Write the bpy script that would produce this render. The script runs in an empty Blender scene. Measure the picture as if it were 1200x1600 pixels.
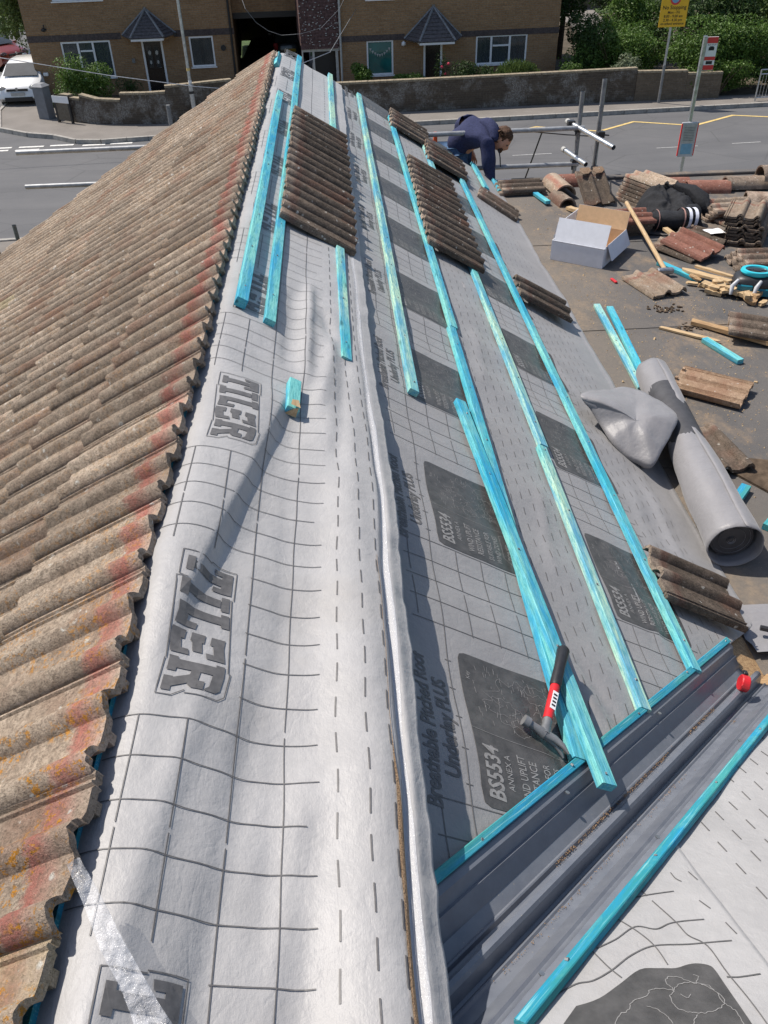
import bpy, bmesh, math, random
from mathutils import Vector, Matrix, Euler, noise
random.seed(7)
R_ = math.radians
sc = bpy.context.scene
# ---------------------------------------------------------------- camera
cam_d = bpy.data.cameras.new('camera'); cam = bpy.data.objects.new('camera', cam_d)
sc.collection.objects.link(cam); sc.camera = cam
cam_d.sensor_fit = 'VERTICAL'; cam_d.sensor_height = 36.0; cam_d.lens = 1295/1600*36
cam_d.clip_start = .05; cam_d.clip_end = 900
yc = Vector((-101, 987, -1295)).normalized(); zc = -Vector((45, -1700, -1295)).normalized()
zc = (zc - yc*zc.dot(yc)).normalized(); xc = yc.cross(zc)
cam.matrix_world = Matrix.Translation((.45, 0, 7.2)) @ Matrix((xc, yc, zc)).to_4x4()
# ---------------------------------------------------------------- world, sun, exposure
SUN = Vector((-.54, .36, 1.0)).normalized()
w = bpy.data.worlds.new('World'); sc.world = w; w.use_nodes = True
nt = w.node_tree; bg = nt.nodes['Background']
sky = nt.nodes.new('ShaderNodeTexSky'); sky.sky_type = 'NISHITA'; sky.sun_disc = False
sky.sun_elevation = math.asin(SUN.z); sky.sun_rotation = math.atan2(SUN.x, SUN.y)
sky.air_density = 1.0; sky.dust_density = 1.5
nt.links.new(sky.outputs[0], bg.inputs[0]); bg.inputs[1].default_value = .10
sd = bpy.data.lights.new('sun', 'SUN'); sd.energy = 4.2; sd.angle = R_(.55); sd.color = (1, .93, .84)
so = bpy.data.objects.new('sun', sd); sc.collection.objects.link(so)
so.rotation_euler = SUN.to_track_quat('Z', 'Y').to_euler(); so.location = (0, 0, 40)
vs = sc.view_settings; vs.view_transform = 'Standard'; vs.look = 'None'; vs.gamma = 1; vs.exposure = 0.42
vs.use_curve_mapping = False
# ---------------------------------------------------------------- object helpers
COL = sc.collection
def link(o, parent=None):
    COL.objects.link(o)
    if parent is not None: o.parent = parent
    return o
def tag(o, label=None, cat=None, group=None, kind=None):
    if label: o['label'] = label
    if cat: o['category'] = cat
    if group: o['group'] = group
    if kind: o['kind'] = kind
    return o
def thing(name, label, cat, loc=(0, 0, 0), rot=(0, 0, 0), group=None, mat=None):
    o = bpy.data.objects.new(name, None); o.empty_display_size = .1; link(o)
    if mat is not None: o.matrix_world = mat
    else: o.location = loc; o.rotation_euler = rot
    return tag(o, label, cat, group)
def smooth(me, ang=35):
    me.shade_smooth()
    try: me.set_sharp_from_angle(angle=R_(ang))
    except Exception: pass
class MB:
    """collects shapes in one bmesh"""
    def __init__(s): s.bm = bmesh.new(); s.mi = 0
    def face(s, vs):
        try:
            f = s.bm.faces.new(vs); f.material_index = s.mi; return f
        except ValueError: return None
    def box(s, c, size, rot=None, taper=1.0):
        m = (rot or Matrix.Identity(3)); c = Vector(c); v = []
        for z in (-.5, .5):
            k = taper if z > 0 else 1
            for x, y in ((-.5, -.5), (.5, -.5), (.5, .5), (-.5, .5)):
                v.append(s.bm.verts.new(c + m @ Vector((x*size[0]*k, y*size[1]*k, z*size[2]))))
        for q in ((3, 2, 1, 0), (4, 5, 6, 7), (0, 1, 5, 4), (1, 2, 6, 5), (2, 3, 7, 6), (3, 0, 4, 7)):
            s.face([v[i] for i in q])
        return s
    def bb(s, x0, x1, y0, y1, z0, z1): return s.box(((x0+x1)/2, (y0+y1)/2, (z0+z1)/2), (x1-x0, y1-y0, z1-z0))
    def tube(s, pts, r, n=10, cap=True, r1=None):
        pts = [Vector(p) for p in pts]; rings = []; N = len(pts)
        up = None
        for i, p in enumerate(pts):
            t = (pts[min(i+1, N-1)] - pts[max(i-1, 0)]).normalized()
            if up is None: up = t.orthogonal().normalized()
            up = (up - t*up.dot(t)).normalized(); sd_ = t.cross(up)
            rr = r[i] if isinstance(r, (list, tuple)) else (r if r1 is None else r + (r1-r)*i/(N-1))
            rings.append([s.bm.verts.new(p + up*math.cos(2*math.pi*k/n)*rr + sd_*math.sin(2*math.pi*k/n)*rr) for k in range(n)])
        for a, b in zip(rings, rings[1:]):
            for k in range(n): s.face([a[k], a[(k+1) % n], b[(k+1) % n], b[k]])
        if cap: s.face(rings[0][::-1]); s.face(rings[-1])
        return s
    def prism(s, poly, d):
        """poly: list of 3d points, extruded by vector d"""
        a = [s.bm.verts.new(Vector(p)) for p in poly]; b = [s.bm.verts.new(Vector(p) + Vector(d)) for p in poly]
        s.face(a[::-1]); s.face(b); n = len(a)
        for i in range(n): s.face([a[i], a[(i+1) % n], b[(i+1) % n], b[i]])
        return s
    def grid(s, P, closeu=False):
        V = [[s.bm.verts.new(Vector(p)) for p in row] for row in P]
        for i in range(len(V)-1):
            n = len(V[i])
            for j in range(n if closeu else n-1):
                s.face([V[i][j], V[i][(j+1) % n], V[i+1][(j+1) % n], V[i+1][j]])
        return V
    def quad(s, *p): s.face([s.bm.verts.new(Vector(q)) for q in p]); return s
    def ball(s, c, r, sub=2, sc3=(1, 1, 1), rough=0, rot=None):
        m = Matrix.Translation(Vector(c)) @ ((rot or Matrix.Identity(3)).to_4x4()) @ Matrix.Diagonal((*sc3, 1))
        g = bmesh.ops.create_icosphere(s.bm, subdivisions=sub, radius=r, matrix=m)
        for v in g['verts']:
            if rough: v.co += (v.co - Vector(c)) * noise.noise(v.co*(1.2/max(r, .01)))*rough
            for f in v.link_faces: f.material_index = s.mi
        return s
    def xform(s, M):
        bmesh.ops.transform(s.bm, matrix=M, verts=s.bm.verts); return s
    def mesh(s, name, mats, sm=None, bevel=0, recalc=True):
        if bevel: bmesh.ops.bevel(s.bm, geom=list(s.bm.edges), offset=bevel, segments=1, affect='EDGES', clamp_overlap=True)
        if recalc: bmesh.ops.recalc_face_normals(s.bm, faces=s.bm.faces)
        me = bpy.data.meshes.new(name); s.bm.to_mesh(me); s.bm.free()
        for m in (mats if isinstance(mats, (list, tuple)) else [mats]): me.materials.append(m)
        if sm: smooth(me, sm)
        return me
    def obj(s, name, mats, parent=None, sm=None, bevel=0, recalc=True):
        return link(bpy.data.objects.new(name, s.mesh(name, mats, sm, bevel, recalc)), parent)
def single(mb, name, mats, label, cat, group=None, sm=None, bevel=0, origin=None, recalc=True):
    o = mb.obj(name, mats, None, sm, bevel, recalc)
    if origin is None:
        vs_ = [v.co for v in o.data.vertices]
        mn = Vector((min(v.x for v in vs_), min(v.y for v in vs_), min(v.z for v in vs_)))
        mx = Vector((max(v.x for v in vs_), max(v.y for v in vs_), max(v.z for v in vs_)))
        origin = Vector(((mn.x+mx.x)/2, (mn.y+mx.y)/2, mn.z))
    o.data.transform(Matrix.Translation(-Vector(origin))); o.location = origin
    return tag(o, label, cat, group)
def copy_tree(o, parent=None):
    c = o.copy(); COL.objects.link(c); c.parent = parent
    for ch in list(o.children): copy_tree(ch, c)
    return c
def basis(o, x, y, z):
    m = Matrix((Vector(x), Vector(y), Vector(z))).transposed().to_4x4(); m.translation = Vector(o); return m
def beam_m(p, q, up):
    """matrix with local X along p->q, Z near up, origin at p"""
    x = (Vector(q)-Vector(p)).normalized(); y = Vector(up).cross(x).normalized(); z = x.cross(y); return basis(p, x, y, z)
# ---------------------------------------------------------------- material helpers
class N:
    def __init__(s, name, rough=.7, spec=.5):
        s.m = bpy.data.materials.new(name); s.m.use_nodes = True; s.t = s.m.node_tree
        s.b = s.t.nodes['Principled BSDF']; s.b.inputs['Roughness'].default_value = rough
        s.b.inputs['Specular IOR Level'].default_value = spec; s._c = {}
    def n(s, typ, **kw):
        x = s.t.nodes.new('ShaderNode'+typ)
        for k, v in kw.items():
            if k.startswith('_'): setattr(x, k[1:], v)
        return x
    def co(s, kind='Object', scale=(1, 1, 1), rnd=0, rot=(0, 0, 0)):
        key = (kind, scale, rnd, rot)
        if key in s._c: return s._c[key]
        tc = s.n('TexCoord'); mp = s.n('Mapping'); mp.inputs['Scale'].default_value = scale; mp.inputs['Rotation'].default_value = rot
        src = s.n('NewGeometry').outputs['Position'] if kind == 'World' else tc.outputs[kind]
        if rnd:
            oi = s.n('ObjectInfo'); ml = s.n('Math', _operation='MULTIPLY'); ml.inputs[1].default_value = rnd
            s.t.links.new(oi.outputs['Random'], ml.inputs[0]); ad = s.n('VectorMath', _operation='ADD')
            s.t.links.new(src, ad.inputs[0]); s.t.links.new(ml.outputs[0], ad.inputs[1]); src = ad.outputs[0]
        s.t.links.new(src, mp.inputs['Vector']); s._c[key] = mp.outputs[0]; return mp.outputs[0]
    def noise(s, scale, detail=4, rough=.6, co=None, out='Fac', dist=0):
        x = s.n('TexNoise'); x.inputs['Scale'].default_value = scale; x.inputs['Detail'].default_value = detail
        x.inputs['Roughness'].default_value = rough; x.inputs['Distortion'].default_value = dist
        s.t.links.new(co or s.co(), x.inputs['Vector']); return x.outputs[out]
    def vor(s, scale, co=None, out='Distance', rand=1, feature='F1'):
        x = s.n('TexVoronoi'); x.feature = feature; x.inputs['Scale'].default_value = scale; x.inputs['Randomness'].default_value = rand
        s.t.links.new(co or s.co(), x.inputs['Vector']); return x.outputs[out]
    def ramp(s, fac, stops, interp='LINEAR'):
        x = s.n('ValToRGB'); cr = x.color_ramp; cr.interpolation = interp
        while len(cr.elements) < len(stops): cr.elements.new(.5)
        for e, (p, c) in zip(cr.elements, stops):
            e.position = p; e.color = (c, c, c, 1) if isinstance(c, (int, float)) else (*c, 1)
        s.t.links.new(fac, x.inputs[0]); return x.outputs[0]
    def mix(s, fac, a, b, mode='MIX'):
        x = s.n('Mix'); x.data_type = 'RGBA'; x.blend_type = mode
        for k, v in ((0, fac), (6, a), (7, b)):
            if isinstance(v, (int, float)) and k == 0: x.inputs[0].default_value = v
            elif isinstance(v, (tuple, list)): x.inputs[k].default_value = (*v, 1)
            else: s.t.links.new(v, x.inputs[k])
        return x.outputs[2]
    def math(s, op, a, b=0.0, clamp=False):
        x = s.n('Math', _operation=op); x.use_clamp = clamp
        for k, v in ((0, a), (1, b)):
            if isinstance(v, (int, float)): x.inputs[k].default_value = v
            else: s.t.links.new(v, x.inputs[k])
        return x.outputs[0]
    def sep(s, co):
        x = s.n('SeparateXYZ'); s.t.links.new(co, x.inputs[0]); return x.outputs
    def rnd(s): return s.n('ObjectInfo').outputs['Random']
    def base(s, c):
        if isinstance(c, (tuple, list)): s.b.inputs['Base Color'].default_value = (*c, 1)
        else: s.t.links.new(c, s.b.inputs['Base Color'])
        return s
    def bump(s, h, dist=.01, strength=1.0):
        x = s.n('Bump'); x.inputs['Distance'].default_value = dist; x.inputs['Strength'].default_value = strength
        s.t.links.new(h, x.inputs['Height'])
        prev = s.b.inputs['Normal'].links
        if prev: s.t.links.new(prev[0].from_socket, x.inputs['Normal'])
        s.t.links.new(x.outputs[0], s.b.inputs['Normal']); return s
    def set(s, **kw):
        for k, v in kw.items():
            i = s.b.inputs[k.replace('_', ' ')]
            if isinstance(v, (tuple, list)): i.default_value = (*v, 1)
            elif isinstance(v, (int, float)): i.default_value = v
            else: s.t.links.new(v, i)
        return s
def plain(name, c, rough=.6, spec=.5, var=.12, sc_=40, bump=.001, metal=0):
    k = N(name, rough, spec); n = k.noise(sc_, 3)
    lo = tuple(v*(1-var) for v in c); hi = tuple(min(1, v*(1+var)) for v in c)
    k.base(k.ramp(n, [(.3, lo), (.7, hi)]))
    if bump: k.bump(n, bump)
    if metal: k.set(Metallic=metal)
    return k.m
# ---------------------------------------------------------------- materials
def tile_mat(name, A, B_, dark, lichen=.5, band=True, topband=False):
    k = N(name, .9, .25); oc = k.co('Object', rnd=11.0)
    n1 = k.noise(9, 6, .7, oc); n2 = k.noise(60, 5, .75, oc); n3 = k.noise(3.2, 3, .5, oc)
    c = k.mix(k.ramp(n1, [(.35, 0.), (.65, 1.)]), A, B_)
    c = k.mix(k.ramp(n2, [(.36, .62), (.56, 0.)]), c, dark); nb = k.noise(1.7, 3, .6, k.co('World')); c = k.mix(k.ramp(nb, [(.45, 0.), (.65, .45)]), c, tuple(v*.62 for v in A)); n6 = k.noise(20, 5, .7, oc); c = k.mix(k.ramp(n6, [(.53, 0.), (.68, .55)]), c, tuple(min(1, v*1.25) for v in B_))                      # pitted dark moss
    c = k.mix(k.ramp(n3, [(.56, 0.), (.72, .5)]), c, (.27, .12, .075))           # worn red patches
    y = k.sep(k.co('Object'))[1]
    yy = k.math('ADD', k.math('ADD', y, k.math('MULTIPLY', k.math('SUBTRACT', n1, .5), .09)), k.math('MULTIPLY', k.math('SUBTRACT', n2, .5), .05)); yy = k.math('ADD', yy, k.math('MULTIPLY', k.math('SUBTRACT', k.rnd(), .5), .035))
    if band:
        redf = k.ramp(yy, [(.012, 0.), (.03, 1.), (.085, 1.), (.105, 0.)]) if topband else k.ramp(yy, [(.030, 0.), (.045, 1.), (.078, 1.), (.096, 0.)])
        c = k.mix(k.math('MULTIPLY', redf, k.ramp(n1, [(.36, .30*band if topband else .12*band), (.55, .85*band)])), c, (.40, .16, .125) if topband else (.32, .13, .095))
        pale = k.ramp(yy, [(.03, 1.), (.06, 0.)])
        c = k.mix(k.math('MULTIPLY', pale, k.ramp(n1, [(.4, .3), (.6, .95)])), c, (.46, .36, .28))
    wl = k.noise(26, 3, .6, oc); ws = k.vor(24, oc)
    c = k.mix(k.math('MULTIPLY', k.ramp(ws, [(.15, 1.), (.24, 0.)]), k.ramp(wl, [(.53, 0.), (.58, .9)])), c, (.62, .60, .54))
    if lichen:
        wc = k.co('World'); o1 = k.noise(7, 2, .5, wc); o2 = k.noise(70, 5, .75, wc)
        f = k.math('MULTIPLY', k.ramp(o1, [(.54-.1*lichen, 0.), (.60-.1*lichen, 1.)]), k.ramp(o2, [(.55, 0.), (.565, 1.)]))
        px = k.sep(wc)
        near = k.ramp(k.math('MULTIPLY', px[1], .25), [(.22, 1.), (.5, .22)])
        c = k.mix(k.math('MULTIPLY', f, near), c, (.50, .22, .02))
    v = k.math('ADD', k.math('MULTIPLY', k.rnd(), .5), .75)
    hs = k.n('HueSaturation'); k.t.links.new(v, hs.inputs['Value']); k.t.links.new(c, hs.inputs['Color'])
    n5 = k.noise(150, 4, .75, oc); vpit = k.vor(95, oc)
    gr = k.mix(k.ramp(n5, [(.36, .62), (.52, 0.)]), hs.outputs[0], dark); gr = k.mix(k.ramp(n5, [(.60, 0.), (.74, .5)]), gr, (.52, .47, .40)); gr = k.mix(k.math('MULTIPLY', k.ramp(vpit, [(.10, 1.), (.20, 0.)]), k.ramp(n1, [(.45, 0.), (.6, .7)])), gr, dark)
    k.base(gr); k.bump(n2, .007, .9); k.bump(k.noise(240, 3, .7, oc), .0035, .9); k.bump(n5, .003, .8); k.bump(n1, .004, .6)
    return k.m
M = {}
M['tile'] = tile_mat('old_concrete_tile', (.36, .275, .205), (.49, .40, .31), (.125, .10, .075), .8, topband=False)
M['tile_pale'] = tile_mat('pale_yellow_tile', (.50, .40, .25), (.62, .53, .36), (.20, .16, .10), .3, band=.6)
M['tile_top'] = tile_mat('ridge_course_tile', (.36, .275, .205), (.49, .40, .31), (.125, .10, .075), .8, band=1.2, topband=True)
M['tile_dark'] = tile_mat('mossy_concrete_tile', (.135, .102, .078), (.225, .175, .135), (.045, .038, .03), 0, band=.35)
M['tile_red'] = tile_mat('red_concrete_tile', (.30, .12, .085), (.38, .19, .14), (.14, .075, .06), 0, band=False)
M['tile_tan'] = tile_mat('tan_tile_underside', (.42, .28, .18), (.50, .37, .26), (.20, .12, .07), 0, band=False)
def batten_mat(name, blue, pale, mixpos):
    k = N(name, .78, .2); oc = k.co('Object', scale=(1.2, 14, 14), rnd=37.0)
    s1 = k.noise(2.2, 4, .6, oc); oc2 = k.co('Object', scale=(7, 60, 60), rnd=37.0); g = k.noise(3, 5, .65, oc2)
    blot = k.noise(1.4, 2, .5, k.co('Object', scale=(1, 3, 3), rnd=53.0))
    c = k.mix(k.ramp(blot, [(mixpos-.10, 0.), (mixpos+.12, 1.)]), blue, pale)
    c = k.mix(k.ramp(s1, [(.40, 0.), (.62, .75)]), c, (.012, .26, .52))
    c = k.mix(k.ramp(g, [(.34, .75), (.55, 0.)]), c, (.03, .24, .27)); g3 = k.noise(2, 3, .6, k.co('Object', scale=(2.5, 130, 130), rnd=3.0)); c = k.mix(k.ramp(g3, [(.58, 0.), (.7, .4)]), c, (.45, .80, .72))
    kn = k.vor(1, k.co('Object', scale=(3.1, 12, 12), rnd=21.0)); c = k.mix(k.ramp(kn, [(.05, .8), (.13, 0.)]), c, (.03, .12, .14))
    spk = k.noise(300, 2, .5, k.co('Object')); c = k.mix(k.ramp(k.noise(1.1, 5, .7, k.co('Object', scale=(4, 9, 9), rnd=71.0)), [(.52, 0.), (.68, .25)]), c, (.34, .66, .50)); c = k.mix(k.ramp(spk, [(.33, .5), (.40, 0.)]), c, (.04, .25, .25))
    k.base(c); k.bump(g, .0015, .8); return k.m
M['batten'] = batten_mat('treated_batten', (.055, .43, .54), (.22, .57, .52), .46)
M['batten_green'] = batten_mat('pale_green_batten', (.13, .52, .50), (.46, .64, .47), .38)
M['batten_teal'] = batten_mat('weathered_teal_batten', (.03, .235, .25), (.07, .32, .31), .5)
def sheet_mat(name, c, fib=1):
    k = N(name, .5, .4); a = k.noise(5, 4, .6); b = k.noise(45, 4, .7); f = k.noise(260, 3, .6, k.co('Object', scale=(1, .35, 1)))
    col = k.mix(k.ramp(a, [(.3, 0.), (.7, 1.)]), tuple(v*.90 for v in c), tuple(v*1.06 for v in c))
    col = k.mix(k.ramp(b, [(.35, .12), (.6, 0.)]), col, tuple(v*.7 for v in c))
    dirt = k.noise(2.3, 5, .65); col = k.mix(k.ramp(dirt, [(.58, 0.), (.75, .22)]), col, (.30, .27, .23))
    k.base(col); k.bump(f, .0009, .6); k.bump(b, .004, .45); k.bump(k.noise(14, 3, .5), .012, .35); rg = k.math('ABSOLUTE', k.math('SUBTRACT', k.noise(6.5, 3, .55, k.co('Object', scale=(1.6, .8, 1)), dist=.6), .5)); k.bump(k.ramp(rg, [(0., 0.), (.05, 1.)]), .0022, .16)
    k.set(Sheen_Weight=.15); return k.m
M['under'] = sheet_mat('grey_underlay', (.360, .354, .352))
M['under_shade'] = sheet_mat('grey_underlay_shade_toned', (.250, .246, .249))  # same underlay, toned darker to carry the dimmer light on this slope
M['print'] = plain('dark_print', (.115, .111, .11), .5, .4, .2, 60, .0005)
M['panelprint'] = plain('panel_print', (.070, .067, .065), .45, .5, .30, 22, .003)
M['whiteprint'] = plain('pale_print', (.24, .235, .23), .6, .3, .2, 90, 0)
def felt():
    k = N('mineral_felt', .92, .25); wc = k.co('World')
    a = k.noise(1.6, 6, .65, wc); b = k.noise(420, 2, .6, wc); d = k.noise(2.1, 5, .7, k.co('World', scale=(1.3, .8, 1))); g = k.noise(40, 4, .7, wc)
    c = k.mix(k.ramp(a, [(.3, 0.), (.7, 1.)]), (.112, .108, .106), (.165, .152, .14))
    c = k.mix(k.ramp(b, [(.4, .5), (.6, 0.)]), c, (.045, .045, .048))
    c = k.mix(k.math('MULTIPLY', k.ramp(d, [(.50, 0.), (.64, .8)]), k.ramp(g, [(.35, .3), (.6, 1.)])), c, (.27, .20, .135))
    px = k.sep(wc); band = k.ramp(k.math('MULTIPLY', px[0], .25), [(.49, 1.), (.68, 0.)])
    c = k.mix(k.math('MULTIPLY', band, k.ramp(g, [(.25, .25), (.6, .62)])), c, (.23, .19, .145))
    w_ = k.vor(70, wc); c = k.mix(k.math('MULTIPLY', k.ramp(w_, [(.10, 1.), (.16, 0.)]), k.ramp(k.noise(5, 3, .6, wc), [(.5, 0.), (.6, .7)])), c, (.40, .31, .21))
    k.base(c); k.bump(b, .003, .8); k.bump(a, .02, .4); return k.m
M['felt'] = felt()
def asphalt():
    k = N('asphalt', .85, .3); wc = k.co('World')
    a = k.noise(.6, 4, .6, k.co('World', scale=(.25, 1.6, 1))); b = k.noise(80, 3, .7, wc); c2 = k.noise(.35, 5, .6, wc)
    c = k.mix(k.ramp(a, [(.3, 0.), (.7, 1.)]), (.100, .101, .105), (.128, .128, .131))
    c = k.mix(k.ramp(c2, [(.45, 0.), (.7, .4)]), c, (.175, .172, .17)); c = k.mix(k.ramp(b, [(.35, .35), (.6, 0.)]), c, (.08, .08, .085))
    cr = k.vor(.35, k.co('World', scale=(1, 1.6, 1)), feature='DISTANCE_TO_EDGE'); c = k.mix(k.ramp(cr, [(.004, .35), (.012, 0.)]), c, (.06, .06, .06))
    k.base(c); k.bump(b, .004, .6); return k.m
M['asphalt'] = asphalt()
def pave():
    k = N('tarmac_pavement', .9, .25); wc = k.co('World'); a = k.noise(.9, 5, .6, wc); b = k.noise(60, 3, .7, wc)
    c = k.mix(k.ramp(a, [(.3, 0.), (.7, 1.)]), (.17, .155, .14), (.235, .215, .195)); c = k.mix(k.ramp(b, [(.35, .35), (.6, 0.)]), c, (.12, .11, .10))
    k.base(c); k.bump(b, .004, .6); return k.m
M['pave'] = pave()
M['kerb'] = plain('concrete_kerb', (.30, .285, .26), .85, .3, .25, 6, .003)
M['soil'] = plain('garden_soil', (.085, .07, .05), .95, .2, .4, 3, .02)
M['grass'] = plain('grass_ground', (.055, .085, .03), .95, .2, .4, 2, .03)
M['white_line'] = plain('white_road_paint', (.62, .61, .58), .7, .4, .25, 9, .001)
M['worn_line'] = plain('worn_road_paint', (.34, .34, .335), .8, .3, .35, 14, .001); M['yellow_line'] = plain('yellow_road_paint', (.60, .44, .17), .7, .4, .25, 9, .001)
def brick(name, c1, c2, mortar, sc_=1.0, stain=None, rot=0):
    k = N(name, .9, .2); g = k.co('Object')
    x = k.n('TexBrick'); k.t.links.new(g, x.inputs['Vector'])
    # vector: x along wall, y up -> wall builders use UV instead
    uv = k.n('UVMap'); k.t.links.new(uv.outputs[0], x.inputs['Vector'])
    x.inputs['Scale'].default_value = 1.0; x.inputs['Brick Width'].default_value = .225*sc_; x.inputs['Row Height'].default_value = .075*sc_
    x.inputs['Mortar Size'].default_value = .008; x.inputs['Mortar Smooth'].default_value = .2; x.inputs['Bias'].default_value = 0
    x.inputs['Color1'].default_value = (*c1, 1); x.inputs['Color2'].default_value = (*c2, 1); x.inputs['Mortar'].default_value = (*mortar, 1)
    c = x.outputs['Color']; n1 = k.noise(1.1, 5, .6); n2 = k.noise(14, 4, .6)
    c = k.mix(k.ramp(n1, [(.35, .35), (.6, 0.)]), c, tuple(v*.6 for v in c1)); c = k.mix(k.ramp(n2, [(.4, .4), (.6, 0.)]), c, tuple(v*.45 for v in c1))
    if stain: c = k.mix(k.math('MULTIPLY', k.ramp(k.noise(1.2, 5, .7), [(.47, 0.), (.58, .8)]), k.ramp(k.noise(20, 3, .7), [(.42, .2), (.6, 1.)])), c, stain)
    k.base(c); k.bump(x.outputs['Fac'], -.008, .7); k.bump(n2, .004, .5); return k.m
M['brick'] = brick('yellow_brown_brick', (.40, .245, .13), (.29, .17, .088), (.30, .25, .18))
M['brick_band'] = brick('dark_soldier_brick', (.075, .055, .065), (.05, .04, .05), (.16, .13, .11), .33)
M['brick_wall'] = brick('shade_toned_garden_brick', (.125, .10, .075), (.085, .066, .052), (.13, .115, .095), 1, (.30, .29, .27))  # base colour darkened to carry the shade on the road side
M['brick_wall2'] = brick('weathered_garden_brick', (.20, .155, .11), (.14, .11, .08), (.17, .15, .12), 1)
M['render'] = plain('pale_render', (.45, .43, .40), .9, .2, .15, 5, .002)
M['white'] = plain('white_upvc', (.80, .80, .80), .35, .5, .03, 10, 0)
M['galv'] = plain('galvanised_steel', (.50, .52, .54), .36, .6, .25, 12, .0008, metal=.85)
M['galv_rail'] = plain('scaffold_rail_steel', (.30, .31, .32), .45, .6, .25, 14, .001, metal=.25); M['galv_dark'] = plain('weathered_steel', (.22, .225, .23), .5, .5, .3, 14, .001, metal=.4)
M['black'] = plain('black_plastic', (.018, .018, .02), .45, .5, .2, 60, .0004)
M['blackgloss'] = plain('black_paint', (.012, .012, .014), .2, .6, .1, 10, 0)
def glass(name, c, rough=.08, alpha=1.0):
    k = N(name, rough, .8); n = k.noise(1.5, 3); k.base(k.ramp(n, [(.3, tuple(v*.7 for v in c)), (.7, tuple(v*1.3 for v in c))])); k.set(Alpha=alpha); return k.m
M['glass'] = glass('window_glass', (.06, .075, .08), alpha=.62); M['glass_teal'] = glass('teal_curtain_glass', (.02, .13, .12)); M['carglass'] = glass('car_glass', (.05, .06, .065), .05)
M['curtain'] = plain('net_curtain', (.42, .42, .40), .8, .3, .15, 8, 0)
def carpaint(n, c):
    k = N(n, .28, .6); k.base(c); k.set(Coat_Weight=.7, Coat_Roughness=.05); k.bump(k.noise(2, 2), .002, .2); return k.m
M['carwhite'] = carpaint('white_car_paint', (.78, .78, .77)); M['carred'] = carpaint('dark_red_car_paint', (.20, .025, .015)); M['cardark'] = carpaint('black_car_paint', (.015, .016, .02)); M['carblue'] = carpaint('silver_blue_car_paint', (.5, .56, .6))
M['rubber'] = plain('tyre_rubber', (.02, .02, .02), .8, .3, .2, 30, .002)
M['wood'] = plain('fresh_pine', (.55, .38, .19), .65, .3, .25, 18, .001)
def woodgrain(name, c, c2):
    k = N(name, .7, .3); g = k.noise(4, 5, .65, k.co('Object', scale=(3, 40, 40), rnd=9.0)); k.base(k.ramp(g, [(.3, c2), (.65, c)])); k.bump(g, .002, .7); return k.m
M['wood'] = woodgrain('fresh_pine', (.56, .42, .25), (.34, .22, .11)); M['wood_old'] = woodgrain('split_old_batten', (.50, .34, .18), (.17, .09, .045))
M['teal_paint'] = plain('teal_plastic', (.01, .17, .24), .35, .5, .1, 20, 0); M['turq'] = plain('turquoise_plastic', (.03, .50, .60), .35, .5, .08, 20, 0)
M['greyplastic'] = plain('grey_plastic', (.45, .46, .48), .45, .5, .1, 20, 0)
M['red'] = plain('red_plastic', (.55, .02, .025), .35, .5, .12, 30, .0003)
M['box'] = plain('white_card', (.64, .66, .71), .75, .3, .05, 20, .0006); M['card'] = plain('brown_card', (.58, .39, .23), .8, .25, .08, 30, .0006)
M['steel'] = plain('bare_steel', (.38, .38, .38), .35, .6, .3, 40, .0006, metal=.8)
def grp():
    k = N('grp_valley', .42, .5); n = k.noise(18, 4, .6); s = k.noise(3, 4, .6, k.co('World', scale=(1, 1, 1)))
    c = k.ramp(n, [(.3, (.125, .137, .165)), (.7, (.165, .178, .205))]); c = k.mix(k.ramp(s, [(.5, 0.), (.7, .35)]), c, (.19, .19, .20))
    sp = k.vor(55); c = k.mix(k.math('MULTIPLY', k.ramp(sp, [(.06, 1.), (.1, 0.)]), k.ramp(k.noise(4), [(.5, 0.), (.55, .7)])), c, (.30, .27, .22))
    k.base(c); k.bump(n, .002, .5); k.set(Roughness=k.ramp(n, [(.3, .28), (.7, .42)])); return k.m
M['grp'] = grp()
M['sand'] = plain('sandy_mortar_dust', (.30, .20, .12), .95, .2, .5, 260, .003)
M['membrane'] = sheet_mat('dark_grey_membrane', (.235, .23, .238)); M['membrane'].node_tree.nodes['Principled BSDF'].inputs['Roughness'].default_value = .46; M['membrane_shade'] = plain('membrane_inside_shade', (.055, .055, .06), .6, .4, .2, 20, .001)  # second one: near-black copy, shade inside the roll put into the colour
def film():
    k = N('clear_film', .12, .6); k.base((.85, .87, .92)); k.set(Alpha=.28); k.bump(k.noise(38, 4, .7), .012, .9); return k.m
M['film'] = film()
M['jumper'] = plain('navy_cotton', (.030, .036, .085), .9, .25, .25, 60, .004); M['jeans'] = plain('blue_denim', (.06, .11, .20), .9, .2, .3, 60, .003)
M['skin'] = plain('skin', (.50, .26, .17), .55, .4, .1, 30, .001)
M['hair'] = plain('brown_hair', (.075, .035, .016), .7, .4, .5, 70, .01)
M['jacket'] = plain('black_fabric', (.017, .018, .021), .85, .3, .35, 50, .004); M['jwhite'] = plain('white_stripe_fabric', (.62, .64, .72), .8, .3, .1, 40, .001); M['jpink'] = plain('pale_red_stripe_fabric', (.35, .2, .17), .8, .3, .1, 40, .001)
M['signyellow'] = plain('yellow_sign_face', (.80, .46, .02), .5, .5, .06, 20, 0); M['signred'] = plain('red_sign_face', (.62, .04, .04), .5, .5, .06, 20, 0)
M['letters'] = plain('black_lettering', (.02, .02, .02), .6, .4, .1, 20, 0); M['signblue'] = plain('pale_blue_paper', (.18, .36, .50), .4, .5, .1, 14, 0)
M['roofgrey'] = plain('grey_porch_tile', (.10, .092, .095), .9, .25, .35, 12, .006)
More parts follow.
